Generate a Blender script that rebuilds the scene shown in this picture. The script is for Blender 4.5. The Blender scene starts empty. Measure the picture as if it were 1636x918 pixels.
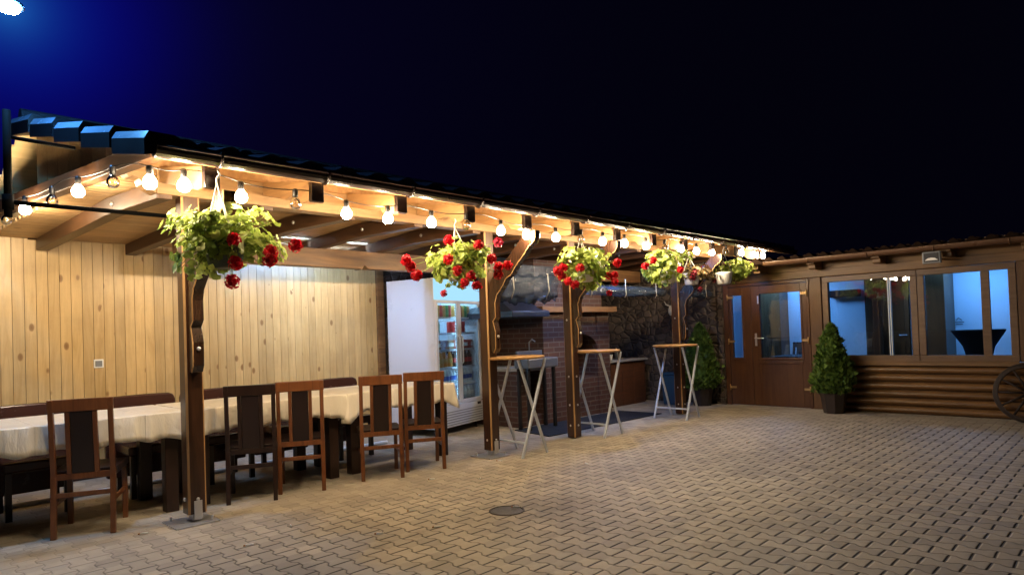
import bpy, bmesh, math, random
from mathutils import Vector, Matrix, Euler
R = math.radians
scene = bpy.context.scene
col = scene.collection
random.seed(7)

# ------------------------------------------------------------------ mesh helper
class MB:
    """collects shapes, then links them as one mesh object"""
    def __init__(self): self.v = []; self.f = []; self.m = []; self.s = []
    def add(self, vs, fs, mi=0, smooth=False, M=None):
        o = len(self.v)
        for p in vs:
            p = Vector(p)
            self.v.append(tuple(M @ p) if M is not None else tuple(p))
        for f in fs:
            self.f.append(tuple(i + o for i in f)); self.m.append(mi); self.s.append(smooth)
        return self
    def box(self, x0, x1, y0, y1, z0, z1, mi=0, M=None):
        vs = [(x0,y0,z0),(x1,y0,z0),(x1,y1,z0),(x0,y1,z0),(x0,y0,z1),(x1,y0,z1),(x1,y1,z1),(x0,y1,z1)]
        return self.add(vs, [(3,2,1,0),(4,5,6,7),(0,1,5,4),(1,2,6,5),(2,3,7,6),(3,0,4,7)], mi, False, M)
    def cbox(self, x0, x1, y0, y1, z0, z1, c, mi=0, ce=1, M=None):
        """vertical box with chamfered long edges; the chamfers take material ce"""
        pts = [(x0+c,y0),(x1-c,y0),(x1,y0+c),(x1,y1-c),(x1-c,y1),(x0+c,y1),(x0,y1-c),(x0,y0+c)]
        vs = [(x,y,z0) for x,y in pts] + [(x,y,z1) for x,y in pts]
        for i in range(8):
            self.add(vs, [], mi)
            self.v = self.v[:len(self.v)-16]
        o = len(self.v)
        for p in vs: self.v.append(tuple(M @ Vector(p)) if M is not None else p)
        for i in range(8):
            j = (i+1) % 8
            self.f.append((o+i,o+j,o+8+j,o+8+i)); self.m.append(ce if i % 2 else mi); self.s.append(False)
        self.f.append(tuple(o+i for i in range(7,-1,-1))); self.m.append(mi); self.s.append(False)
        self.f.append(tuple(o+8+i for i in range(8))); self.m.append(mi); self.s.append(False)
        return self
    def prism(self, poly, fn, t0, t1, mi=0, side=None, M=None):
        """polygon (a,b) swept from t0 to t1; fn(a,b,t) -> xyz"""
        n = len(poly)
        vs = [fn(a,b,t0) for a,b in poly] + [fn(a,b,t1) for a,b in poly]
        self.add(vs, [tuple(range(n-1,-1,-1)), tuple(range(n,2*n))], mi, False, M)
        o = len(self.v) - 2*n
        for i in range(n):
            j = (i+1) % n
            self.f.append((o+i,o+j,o+n+j,o+n+i)); self.m.append(mi if side is None else side); self.s.append(False)
        return self
    def tube(self, pts, r, n=8, mi=0, caps=True, M=None):
        pts = [Vector(p) for p in pts]
        rings = []
        up = None
        for i, p in enumerate(pts):
            d = (pts[min(i+1,len(pts)-1)] - pts[max(i-1,0)]).normalized()
            if up is None:
                up = Vector((0,0,1)) if abs(d.z) < .9 else Vector((1,0,0))
            s = d.cross(up).normalized(); u = s.cross(d).normalized(); up = u
            rr = r[i] if isinstance(r, (list,tuple)) else r
            rings.append([p + (s*math.cos(2*math.pi*k/n) + u*math.sin(2*math.pi*k/n))*rr for k in range(n)])
        vs = [q for g in rings for q in g]; fs = []
        for i in range(len(pts)-1):
            for k in range(n):
                k2 = (k+1) % n
                fs.append((i*n+k, i*n+k2, (i+1)*n+k2, (i+1)*n+k))
        self.add(vs, fs, mi, True, M)
        if caps:
            o = len(self.v) - len(vs)
            self.f.append(tuple(o+k for k in range(n-1,-1,-1))); self.m.append(mi); self.s.append(False)
            self.f.append(tuple(o+(len(pts)-1)*n+k for k in range(n))); self.m.append(mi); self.s.append(False)
        return self
    def bar(self, a, b, w, h, mi=0, up=(0,0,1)):
        """square bar from a to b"""
        a = Vector(a); b = Vector(b); d = (b-a).normalized(); u = Vector(up)
        if abs(d.dot(u)) > .98: u = Vector((1,0,0))
        s = d.cross(u).normalized(); u = s.cross(d).normalized()
        vs = []
        for p in (a,b):
            for i,j in ((-1,-1),(1,-1),(1,1),(-1,1)): vs.append(p + s*(i*w/2) + u*(j*h/2))
        return self.add(vs, [(3,2,1,0),(4,5,6,7),(0,1,5,4),(1,2,6,5),(2,3,7,6),(3,0,4,7)], mi)
    def lathe(self, prof, c=(0,0,0), n=20, mi=0, M=None, caps=True):
        vs = []; fs = []
        for r,z in prof:
            for k in range(n):
                a = 2*math.pi*k/n
                vs.append((c[0]+r*math.cos(a), c[1]+r*math.sin(a), c[2]+z))
        for i in range(len(prof)-1):
            for k in range(n):
                k2 = (k+1) % n
                fs.append((i*n+k, i*n+k2, (i+1)*n+k2, (i+1)*n+k))
        self.add(vs, fs, mi, True, M)
        if caps:
            o = len(self.v) - len(vs)
            if prof[0][0] > 1e-4: self.f.append(tuple(o+k for k in range(n-1,-1,-1))); self.m.append(mi); self.s.append(False)
            if prof[-1][0] > 1e-4: self.f.append(tuple(o+(len(prof)-1)*n+k for k in range(n))); self.m.append(mi); self.s.append(False)
        return self
    def ball(self, c, rx, ry=None, rz=None, n=10, m=7, mi=0):
        ry = ry or rx; rz = rz or rx
        vs = [(c[0],c[1],c[2]-rz)]; fs = []
        for i in range(1,m):
            t = -math.pi/2 + math.pi*i/m
            for k in range(n):
                a = 2*math.pi*k/n
                vs.append((c[0]+rx*math.cos(t)*math.cos(a), c[1]+ry*math.cos(t)*math.sin(a), c[2]+rz*math.sin(t)))
        vs.append((c[0],c[1],c[2]+rz))
        for k in range(n): fs.append((0, 1+(k+1)%n, 1+k))
        for i in range(m-2):
            for k in range(n):
                k2=(k+1)%n
                fs.append((1+i*n+k,1+i*n+k2,1+(i+1)*n+k2,1+(i+1)*n+k))
        L = len(vs)-1; b = 1+(m-2)*n
        for k in range(n): fs.append((L, b+k, b+(k+1)%n))
        return self.add(vs, fs, mi, True)
    def build(self, name, mats, parent=None, bevel=0, off=None):
        if not isinstance(mats, (list,tuple)): mats = [mats]
        me = bpy.data.meshes.new(name)
        o = bpy.data.objects.new(name, me)
        vs = self.v
        base = None
        if off is not None: base = Vector(off)
        elif parent is not None: base = world_loc(parent)
        if base is not None:
            vs = [(x-base.x, y-base.y, z-base.z) for x,y,z in vs]
        me.from_pydata(vs, [], self.f)
        for mm in mats: me.materials.append(mm)
        me.polygons.foreach_set('material_index', self.m)
        me.polygons.foreach_set('use_smooth', self.s)
        me.update()
        col.objects.link(o)
        if parent is not None: o.parent = parent
        elif off is not None: o.location = base
        if bevel:
            b = o.modifiers.new('bevel', 'BEVEL'); b.width = bevel; b.segments = 2; b.limit_method = 'ANGLE'; b.angle_limit = R(40)
        return o

LOC = {}
def world_loc(o):
    p = Vector((0,0,0))
    while o is not None:
        p = p + o.location; o = o.parent
    return p
def tag(o, label=None, cat=None, group=None, kind=None):
    if label: o['label'] = label
    if cat: o['category'] = cat
    if group: o['group'] = group
    if kind: o['kind'] = kind
    return o
def empty(name, loc, label, cat, group=None, rz=0):
    o = bpy.data.objects.new(name, None); col.objects.link(o)
    o.location = loc; o.rotation_euler = (0,0,rz); o.empty_display_size = .1
    return tag(o, label, cat, group)
def copy_tree(o, parent=None):
    c = o.copy(); col.objects.link(c)
    if parent is not None: c.parent = parent
    for ch in list(o.children): copy_tree(ch, c)
    return c

# ------------------------------------------------------------------ materials
def newmat(name):
    m = bpy.data.materials.new(name); m.use_nodes = True
    nt = m.node_tree; nt.nodes.clear()
    out = nt.nodes.new('ShaderNodeOutputMaterial')
    return m, nt, out
def N(nt, t, **kw):
    n = nt.nodes.new(t)
    for k, v in kw.items(): setattr(n, k, v)
    return n
def mth(nt, op, a, b=None, c=None, clamp=False):
    n = nt.nodes.new('ShaderNodeMath'); n.operation = op; n.use_clamp = clamp
    for i, x in enumerate((a,b,c)):
        if x is None: continue
        if isinstance(x, (int,float)): n.inputs[i].default_value = x
        else: nt.links.new(x, n.inputs[i])
    return n.outputs[0]
def mixc(nt, fac, a, b, mode='MIX'):
    n = nt.nodes.new('ShaderNodeMix'); n.data_type = 'RGBA'; n.blend_type = mode
    for s, x in ((n.inputs[0], fac), (n.inputs[6], a), (n.inputs[7], b)):
        if isinstance(x, (int,float)): s.default_value = x
        elif isinstance(x, tuple): s.default_value = (*x[:3], 1)
        else: nt.links.new(x, s)
    return n.outputs[2]
def ramp(nt, fac, stops):
    n = nt.nodes.new('ShaderNodeValToRGB'); e = n.color_ramp.elements
    while len(e) < len(stops): e.new(.5)
    for i, (p, c) in enumerate(stops):
        e[i].position = p; e[i].color = (*c, 1) if isinstance(c, tuple) else (c,c,c,1)
    nt.links.new(fac, n.inputs[0]); return n.outputs[0]
def principled(nt, out, color, rough=.5, metal=0, spec=.5, bump=None, bstr=.3, bdist=.01, **kw):
    p = nt.nodes.new('ShaderNodeBsdfPrincipled')
    def s(nm, x):
        if isinstance(x, (int,float)): p.inputs[nm].default_value = x
        elif isinstance(x, tuple): p.inputs[nm].default_value = (*x[:3], 1)
        else: nt.links.new(x, p.inputs[nm])
    s('Base Color', color); s('Roughness', rough); s('Metallic', metal); s('Specular IOR Level', spec)
    for k, v in kw.items(): s(k.replace('_',' '), v)
    if bump is not None:
        b = nt.nodes.new('ShaderNodeBump'); b.inputs['Strength'].default_value = bstr; b.inputs['Distance'].default_value = bdist
        nt.links.new(bump, b.inputs['Height']); nt.links.new(b.outputs[0], p.inputs['Normal'])
    nt.links.new(p.outputs[0], out.inputs[0]); return p
def coords(nt, scale=(1,1,1), rot=(0,0,0), src='Object', rnd=True):
    tc = nt.nodes.new('ShaderNodeTexCoord'); mp = nt.nodes.new('ShaderNodeMapping')
    mp.inputs['Scale'].default_value = scale; mp.inputs['Rotation'].default_value = rot
    v = tc.outputs[src]
    if rnd:
        g = nt.nodes.new('ShaderNodeNewGeometry'); oi = nt.nodes.new('ShaderNodeObjectInfo')
        a = mth(nt, 'MULTIPLY_ADD', g.outputs['Random Per Island'], 17.0, mth(nt, 'MULTIPLY', oi.outputs['Random'], 31.0))
        va = nt.nodes.new('ShaderNodeVectorMath'); va.operation = 'ADD'
        nt.links.new(v, va.inputs[0]); nt.links.new(a, va.inputs[1]); v = va.outputs[0]
    nt.links.new(v, mp.inputs[0]); return mp.outputs[0]
def noise(nt, vec, scale, detail=5, rough=.6, dist=0):
    n = nt.nodes.new('ShaderNodeTexNoise'); n.inputs['Scale'].default_value = scale
    n.inputs['Detail'].default_value = detail; n.inputs['Roughness'].default_value = rough; n.inputs['Distortion'].default_value = dist
    nt.links.new(vec, n.inputs['Vector']); return n.outputs['Fac']

def wood(name, light, dark, axis='Z', rough=.45, vary=.25, knots=0, coat=0, scale=1.0, spec=.4, bstr=.25):
    m, nt, out = newmat(name)
    sc = {'X':(1.2,14,14), 'Y':(14,1.2,14), 'Z':(14,14,1.2)}[axis]
    sc = tuple(s*scale for s in sc)
    v = coords(nt, sc)
    f = noise(nt, v, 1.0, 8, .65, 1.2)
    f2 = noise(nt, v, 4.0, 4, .6)
    c = ramp(nt, f, [(.3, dark), (.7, light)])
    c = mixc(nt, mth(nt,'MULTIPLY',ramp(nt, f2, [(.55,0.0),(.75,1.0)]),.45), c, dark)
    g = nt.nodes.new('ShaderNodeNewGeometry')
    k = mth(nt, 'MULTIPLY_ADD', g.outputs['Random Per Island'], vary, 1-vary/2)
    hsv = nt.nodes.new('ShaderNodeHueSaturation'); nt.links.new(c, hsv.inputs['Color']); nt.links.new(k, hsv.inputs['Value'])
    c = hsv.outputs[0]
    # grime and wear, large scale
    big = noise(nt, coords(nt, (1,1,1), rnd=False), 2.3, 5, .6)
    c = mixc(nt, ramp(nt, big, [(.45,0.0),(.75,.35)]), c, tuple(x*.6 for x in dark))
    if knots:
        ks = {'X':(4.5,9,0), 'Y':(9,4.5,9), 'Z':(9,0,5.0)}[axis]
        kv = coords(nt, ks)
        vo = nt.nodes.new('ShaderNodeTexVoronoi'); vo.inputs['Scale'].default_value = 1.0; nt.links.new(kv, vo.inputs['Vector'])
        d = vo.outputs['Distance']; sep = nt.nodes.new('ShaderNodeSeparateColor'); nt.links.new(vo.outputs['Color'], sep.inputs[0])
        gate = mth(nt, 'LESS_THAN', sep.outputs[0], knots)
        size = mth(nt, 'MULTIPLY_ADD', sep.outputs[1], .17, .07)
        kk = mth(nt, 'MULTIPLY', mth(nt, 'SUBTRACT', 1.0, mth(nt,'DIVIDE', d, size), clamp=True), gate)
        kk = ramp(nt, kk, [(0.0,0.0),(.35,.8),(1,1.0)])
        c = mixc(nt, kk, c, (dark[0]*.45, dark[1]*.33, dark[2]*.25))
    r = mth(nt, 'MULTIPLY_ADD', f, .25, rough-.1)
    principled(nt, out, c, r, 0, spec, bump=f, bstr=bstr, bdist=.004, Coat_Weight=coat, Coat_Roughness=.25)
    return m
def plain(name, color, rough=.5, metal=0, spec=.5, var=.15, nscale=6, bstr=.1, **kw):
    m, nt, out = newmat(name)
    v = coords(nt, (1,1,1))
    f = noise(nt, v, nscale, 6, .65)
    c = mixc(nt, mth(nt,'MULTIPLY', f, var*2), tuple(min(1,x*(1+var*.6)) for x in color), tuple(x*(1-var*1.6) for x in color))
    r = mth(nt, 'MULTIPLY_ADD', f, .2, rough-.1)
    principled(nt, out, c, r, metal, spec, bump=noise(nt, v, nscale*12, 3), bstr=bstr, bdist=.003, **kw)
    return m
def emit(name, color, strength):
    m, nt, out = newmat(name)
    e = nt.nodes.new('ShaderNodeEmission'); e.inputs[0].default_value = (*color,1); e.inputs[1].default_value = strength
    nt.links.new(e.outputs[0], out.inputs[0]); return m
def glass(name, tint=(1,1,1), refl=1.0, rough=.02, base=0.0):
    m, nt, out = newmat(name)
    fr = nt.nodes.new('ShaderNodeFresnel'); fr.inputs['IOR'].default_value = 1.5
    tr = nt.nodes.new('ShaderNodeBsdfTransparent'); tr.inputs[0].default_value = (*tint,1)
    gl = nt.nodes.new('ShaderNodeBsdfGlossy'); gl.inputs['Roughness'].default_value = rough
    f = mth(nt, 'MULTIPLY_ADD', fr.outputs[0], refl, base, clamp=True)
    mx = nt.nodes.new('ShaderNodeMixShader'); nt.links.new(f, mx.inputs[0]); nt.links.new(tr.outputs[0], mx.inputs[1]); nt.links.new(gl.outputs[0], mx.inputs[2])
    nt.links.new(mx.outputs[0], out.inputs[0]); return m

M = {}
M['post']    = wood('post_wood', (.068,.027,.011), (.024,.009,.004), 'Z', .32, .1, coat=.35)
M['brace']   = wood('brace_wood', (.040,.017,.008), (.016,.007,.004), 'Z', .25, .1, coat=.5)
M['sheath']  = wood('roof_sheathing_wood', (.95,.72,.38), (.85,.60,.28), 'X', .45, .2, knots=.2)
M['edge']    = wood('worn_edge_wood', (.50,.30,.13), (.30,.16,.06), 'Z', .5, .1)
M['beam']    = wood('front_beam_wood', (.30,.18,.08), (.15,.075,.03), 'X', .4, .2, coat=.2)
M['rbeam']   = wood('rear_beam_wood', (.30,.155,.06), (.085,.036,.014), 'X', .45, .2, coat=.15, scale=.55)
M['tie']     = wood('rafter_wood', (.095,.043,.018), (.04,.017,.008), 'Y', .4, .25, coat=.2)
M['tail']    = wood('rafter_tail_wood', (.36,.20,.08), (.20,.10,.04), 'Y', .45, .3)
M['ceil']    = wood('ceiling_boards', (.60,.39,.19), (.42,.25,.105), 'X', .4, .30, knots=.12, coat=.2)
M['pine']    = wood('pine_boards', (.66,.455,.20), (.49,.315,.12), 'Z', .36, .30, knots=.5, coat=.4)
M['chair']   = wood('chair_wood', (.25,.092,.033), (.12,.040,.014), 'Z', .32, .12, coat=.3)
M['chairblk']= wood('dark_chair_wood', (.030,.012,.007), (.014,.006,.004), 'Z', .35, .1, coat=.3)
M['tablew']  = wood('table_wood', (.040,.016,.009), (.018,.008,.005), 'Z', .4, .15, coat=.2)
M['bartop']  = wood('bar_top_wood', (.50,.29,.11), (.31,.16,.06), 'X', .4, .15)
M['log']     = wood('log_siding_wood', (.24,.125,.045), (.12,.056,.020), 'Y', .38, .28, coat=.2)
M['cabin']   = wood('cabin_wood', (.165,.085,.034), (.085,.040,.016), 'Z', .42, .15)
M['cabinx']  = wood('cabin_beam_wood', (.26,.145,.062), (.13,.068,.028), 'Y', .45, .2)
M['door']    = wood('door_wood', (.108,.046,.020), (.068,.027,.012), 'Z', .35, .08, coat=.2, bstr=.1)
M['frame']   = wood('window_frame_wood', (.19,.115,.066), (.12,.068,.038), 'Y', .42, .1)
M['mantel']  = wood('mantel_wood', (.24,.12,.045), (.13,.06,.022), 'X', .5, .2)
M['counter'] = wood('counter_wood', (.13,.050,.022), (.055,.021,.010), 'X', .45, .2)
M['leather'] = plain('brown_leather', (.045,.016,.012), .25, 0, .5, .06, 5, .1)
M['blkleather'] = plain('black_leather', (.018,.009,.008), .35, 0, .5, .2, 9, .3)
M['flatblack'] = plain('flat_black_paint', (.0015,.0015,.0015), .8, 0, .03, .1, 8)
M['steel']   = plain('galvanised_steel', (.62,.62,.64), .35, .75, .5, .12, 8)
M['tubewht'] = plain('grey_painted_tube', (.62,.67,.76), .4, .35, .5, .12, 9)
M['brass']   = plain('dull_brass', (.46,.30,.13), .4, .6, .5, .2, 10)
M['black']   = plain('black_metal', (.014,.012,.012), .35, .4, .5, .2, 8)
M['gutter']  = plain('dark_brown_gutter', (.022,.013,.011), .25, .1, .6, .2, 5)
M['bgutter'] = plain('brown_gutter', (.12,.060,.032), .3, .2, .6, .2, 5)
M['tile']    = plain('dark_roof_tile', (.045,.045,.052), .30, 0, .6, .25, 7, .3)
M['tileshade'] = plain('shaded_tile_side', (.004,.005,.007), .4, 0, .4, .25, 7, .2)  # verge tile sides: shade put into the colour
M['tilelit'] = plain('lamplit_tile_edge', (.16,.22,.30), .25, 0, .7, .15, 7, .1)  # verge tile chamfers: lamplight put into the colour
M['tileb']   = plain('brown_roof_tile', (.018,.011,.008), .8, 0, .0, .3, 7, .3)
M['white']   = plain('white_enamel', (.56,.58,.64), .3, 0, .5, .05, 3, .03)
M['wplastic']= plain('white_plastic', (.78,.78,.76), .4, 0, .5, .08, 6)
M['rope']    = plain('white_cord', (.50,.47,.42), .7, 0, .3, .1, 20)
M['cable']   = plain('black_cable', (.012,.011,.011), .45, 0, .4, .1, 20)
M['grey']    = plain('grey_plastic', (.20,.21,.22), .4, 0, .5, .1, 8)
M['pot']     = plain('dark_brown_pot', (.028,.018,.015), .4, 0, .5, .2, 5)
M['mat']     = plain('rubber_mat', (.014,.017,.024), .6, 0, .4, .3, 14, .5)
M['hood']    = plain('dark_hood_sheet', (.03,.042,.07), .35, .3, .5, .2, 6)
M['enamel'] = plain('greyed_enamel', (.07,.08,.11), .4, 0, .5, .15, 6)
M['bin']     = plain('blue_plastic', (.02,.07,.13), .4, 0, .5, .15, 6)
M['iron']    = plain('old_iron', (.07,.058,.048), .5, .6, .5, .35, 12, .4)
M['drain'] = plain('worn_drain_iron', (.13,.125,.125), .45, .2, .5, .5, 14, .5)
M['wheelw']  = wood('wheel_wood', (.028,.015,.010), (.012,.007,.005), 'Z', .7, .3)
M['potgreen'] = plain('dark_green_pot', (.05,.07,.035), .5, 0, .4, .2, 6)
M['soil']    = plain('potting_soil', (.02,.014,.01), .9, 0, .2, .3, 30, .8)
M['black_stretch'] = plain('black_stretch_cloth', (.010,.013,.017), .7, 0, .2, .1, 5)
M['room']    = plain('painted_room_wall', (.70,.78,.86), .7, 0, .3, .04, 2, .05)
M['roomfloor'] = plain('room_floor', (.20,.22,.24), .35, 0, .5, .15, 3)
M['concrete']= plain('slab_concrete', (.30,.29,.28), .6, 0, .4, .2, 3, .3)
M['pane']    = glass('window_glass', (.80,.86,.92), 1.3, .01, .02)
M['fglass']  = glass('fridge_glass', (.92,.97,1.0), .7, .01, .0)
M['bulbglass'] = glass('clear_bulb_glass', (.93,.9,.86), 2.2, .06, .05)
M['bulb']    = emit('lit_bulb', (1.0,.79,.52), 540)
M['fil']     = plain('bulb_filament', (.7,.45,.2), .3, .6)
M['led']     = emit('cold_led', (.36,.58,1.0), 150)
M['ledpanel'] = emit('cold_led_panel', (.27,.51,1.0), 430)
M['fled']    = emit('fridge_led', (.42,.76,1.0), 20)
M['header']  = emit('lit_header_panel', (.40,.76,1.0), 1.05)
M['street']  = emit('street_led', (.12,.44,1.0), 1150)
M['roomled'] = emit('room_ceiling_led', (.17,.47,1.0), 24)

def cloth_mat():
    m, nt, out = newmat('cream_satin_cloth')
    v = coords(nt, (1,1,1), rnd=False)
    w = noise(nt, v, 60, 3)
    f = noise(nt, v, 3, 4)
    c = mixc(nt, f, (.82,.75,.62), (.73,.65,.52))
    big = noise(nt, coords(nt,(1.6,1.6,.7),rnd=False), 3.0, 5, .55, 1.0)
    sp = nt.nodes.new('ShaderNodeSeparateXYZ'); tc = nt.nodes.new('ShaderNodeTexCoord'); nt.links.new(tc.outputs['Object'], sp.inputs[0])
    cx = mth(nt,'SUBTRACT',1.0, mth(nt,'DIVIDE', mth(nt,'ABSOLUTE', mth(nt,'SUBTRACT', mth(nt,'FRACT', mth(nt,'DIVIDE', sp.outputs[0], .36)), .5)), .03), clamp=True)
    cy = mth(nt,'SUBTRACT',1.0, mth(nt,'DIVIDE', mth(nt,'ABSOLUTE', mth(nt,'SUBTRACT', mth(nt,'FRACT', mth(nt,'DIVIDE', sp.outputs[1], .30)), .5)), .03), clamp=True)
    h = mth(nt,'ADD', mth(nt,'MULTIPLY',big,2.2), mth(nt,'MULTIPLY', mth(nt,'MAXIMUM',cx,cy), .35))
    h = mth(nt,'ADD', h, mth(nt,'MULTIPLY', w, .06))
    principled(nt, out, c, .30, 0, .55, bump=h, bstr=.55, bdist=.018, Sheen_Weight=.3)
    return m
M['cloth'] = cloth_mat()

def paver_mat():
    """interlocking bone-shaped pavers, laid in rows along Y"""
    m, nt, out = newmat('interlocking_pavers')
    tc = nt.nodes.new('ShaderNodeTexCoord')
    wob = nt.nodes.new('ShaderNodeTexNoise'); wob.inputs['Scale'].default_value = 2.0; wob.inputs['Detail'].default_value = 3
    nt.links.new(tc.outputs['Object'], wob.inputs['Vector'])
    sub = nt.nodes.new('ShaderNodeVectorMath'); sub.operation = 'SUBTRACT'; nt.links.new(wob.outputs['Color'], sub.inputs[0]); sub.inputs[1].default_value = (.5,.5,.5)
    sca = nt.nodes.new('ShaderNodeVectorMath'); sca.operation = 'SCALE'; nt.links.new(sub.outputs[0], sca.inputs[0]); sca.inputs['Scale'].default_value = .022
    add = nt.nodes.new('ShaderNodeVectorMath'); add.operation = 'ADD'; nt.links.new(tc.outputs['Object'], add.inputs[0]); nt.links.new(sca.outputs[0], add.inputs[1])
    sp = nt.nodes.new('ShaderNodeSeparateXYZ'); nt.links.new(add.outputs[0], sp.inputs[0])
    L, W, A = .200, .119, .0125
    u = mth(nt, 'DIVIDE', mth(nt,'ADD',sp.outputs[1],50.0), L)
    w = mth(nt, 'SUBTRACT', mth(nt, 'DIVIDE', mth(nt,'ADD',sp.outputs[0],50.0), W), .5)
    j = mth(nt, 'ROUND', w)
    sj = mth(nt, 'MULTIPLY_ADD', mth(nt, 'MODULO', j, 2.0), -2.0, 1.0)
    tri = mth(nt, 'PINGPONG', u, .5)                       # 0 at stone ends, .5 in its middle
    g = mth(nt, 'MULTIPLY', mth(nt,'SUBTRACT', .25, tri), 12.0)
    g = mth(nt, 'MINIMUM', mth(nt,'MAXIMUM', g, -1.0), 1.0)
    dl = mth(nt, 'SUBTRACT', mth(nt,'SUBTRACT', w, j), mth(nt,'MULTIPLY', mth(nt,'MULTIPLY', sj, g), A/W))
    dlat = mth(nt, 'MULTIPLY', mth(nt,'ABSOLUTE', dl), W)
    row = mth(nt, 'ADD', j, mth(nt, 'GREATER_THAN', dl, 0.0))
    q = mth(nt, 'ADD', mth(nt,'MULTIPLY_ADD', row, -.5, u), .5)
    e = mth(nt, 'SUBTRACT', mth(nt,'FRACT', q), .5)
    dend = mth(nt, 'MULTIPLY', mth(nt,'ABSOLUTE', e), L)
    cell = nt.nodes.new('ShaderNodeCombineXYZ'); nt.links.new(row, cell.inputs[0]); nt.links.new(mth(nt,'FLOOR', q), cell.inputs[1])
    wn = nt.nodes.new('ShaderNodeTexWhiteNoise'); nt.links.new(cell.outputs[0], wn.inputs['Vector'])
    # end joints are open and dark, side joints partly filled with sand
    big = noise(nt, tc.outputs['Object'], .9, 4, .6)
    jend = mth(nt, 'SUBTRACT', 1.0, mth(nt,'DIVIDE', mth(nt,'SUBTRACT', dend, .0042), .0045), clamp=True)
    jlat = mth(nt, 'SUBTRACT', 1.0, mth(nt,'DIVIDE', mth(nt,'SUBTRACT', dlat, .002), .0035), clamp=True)
    joint = mth(nt, 'MAXIMUM', jend, mth(nt,'MULTIPLY', jlat, mth(nt,'MULTIPLY_ADD', ramp(nt, tri, [(.1,1.0),(.3,0.0)]), .25, .55)))
    # glare close to the shelter painted in by fading the joints
    spo = nt.nodes.new('ShaderNodeSeparateXYZ'); nt.links.new(tc.outputs['Object'], spo.inputs[0])
    near = nt.nodes.new('ShaderNodeMapRange'); nt.links.new(mth(nt,'MULTIPLY_ADD', big, 1.2, spo.outputs[1]), near.inputs[0])
    near.inputs[1].default_value = 4.9; near.inputs[2].default_value = 5.9; near.inputs[3].default_value = 1.0; near.inputs[4].default_value = .22
    nearx = nt.nodes.new('ShaderNodeMapRange'); nt.links.new(mth(nt,'MULTIPLY_ADD', big, 1.5, spo.outputs[0]), nearx.inputs[0])
    nearx.inputs[1].default_value = 9.8; nearx.inputs[2].default_value = 11.0; nearx.inputs[3].default_value = 1.0; nearx.inputs[4].default_value = .3
    joint = mth(nt, 'MULTIPLY', mth(nt,'MULTIPLY', joint, near.outputs[0]), nearx.outputs[0])
    fine = noise(nt, tc.outputs['Object'], 90, 4, .7)
    med = noise(nt, tc.outputs['Object'], 9, 5, .6)
    c = ramp(nt, wn.outputs['Value'], [(0.0,(.33,.285,.225)), (.5,(.43,.37,.285)), (1.0,(.53,.45,.34))])
    c = mixc(nt, mth(nt,'MULTIPLY', med, .5), c, (.24,.205,.16))
    c = mixc(nt, mth(nt,'MULTIPLY', ramp(nt, big, [(.4,0.0),(.7,1.0)]), .35), c, (.25,.215,.17))
    st = noise(nt, tc.outputs['Object'], 2.6, 7, .72)
    c = mixc(nt, ramp(nt, st, [(.56,0.0),(.70,.55)]), c, (.13,.11,.088))
    moss = mth(nt,'MULTIPLY', ramp(nt, noise(nt, tc.outputs['Object'], 1.3, 4, .6), [(.5,0.0),(.7,1.0)]), jlat)
    c = mixc(nt, mth(nt,'MULTIPLY',moss,.6), c, (.08,.085,.03))
    c = mixc(nt, mth(nt,'MULTIPLY', ramp(nt, fine, [(.5,0.0),(.8,1.0)]), .3), c, (.30,.25,.19))
    c = mixc(nt, joint, c, (.035,.025,.017))
    h = mth(nt, 'ADD', mth(nt, 'MULTIPLY', joint, -1.0), mth(nt,'MULTIPLY', fine, .10))
    edge = nt.nodes.new('ShaderNodeMapRange'); edge.interpolation_type = 'SMOOTHSTEP'
    nt.links.new(mth(nt,'MINIMUM', dend, dlat), edge.inputs[0]); edge.inputs[1].default_value = 0; edge.inputs[2].default_value = .016; edge.inputs[3].default_value = -.5; edge.inputs[4].default_value = 0
    h = mth(nt, 'ADD', h, mth(nt,'MULTIPLY', edge.outputs[0], near.outputs[0]))
    h = mth(nt, 'ADD', h, mth(nt,'MULTIPLY', wn.outputs['Value'], .18))
    principled(nt, out, c, mth(nt,'MULTIPLY_ADD', med, .25, .48), 0, .45, bump=h, bstr=.8, bdist=.010)
    return m
M['paver'] = paver_mat()

def stone_mat():
    m, nt, out = newmat('rubble_stone_cladding')
    v = coords(nt, (1,1,1.35), rnd=False)
    def vor(feat):
        n = nt.nodes.new('ShaderNodeTexVoronoi'); n.feature = feat; n.inputs['Scale'].default_value = 6.5; nt.links.new(v, n.inputs['Vector']); return n
    a = vor('F1'); d = vor('DISTANCE_TO_EDGE')
    sep = nt.nodes.new('ShaderNodeSeparateColor'); nt.links.new(a.outputs['Color'], sep.inputs[0])
    c = ramp(nt, sep.outputs[0], [(0,(.024,.018,.018)),(.35,(.068,.050,.042)),(.65,(.11,.082,.066)),(1,(.155,.120,.092))])
    f = noise(nt, v, 14, 6)
    c = mixc(nt, mth(nt,'MULTIPLY',f,.6), c, (.07,.05,.04))
    j = ramp(nt, d.outputs['Distance'], [(.02,1.0),(.07,0.0)])
    c = mixc(nt, j, c, (.11,.088,.072))
    h = mth(nt,'ADD', ramp(nt, d.outputs['Distance'], [(0,0.0),(.14,1.0)]), mth(nt,'MULTIPLY', f, .5))
    principled(nt, out, c, .7, 0, .4, bump=h, bstr=.9, bdist=.03); return m
M['stone'] = stone_mat()
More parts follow.
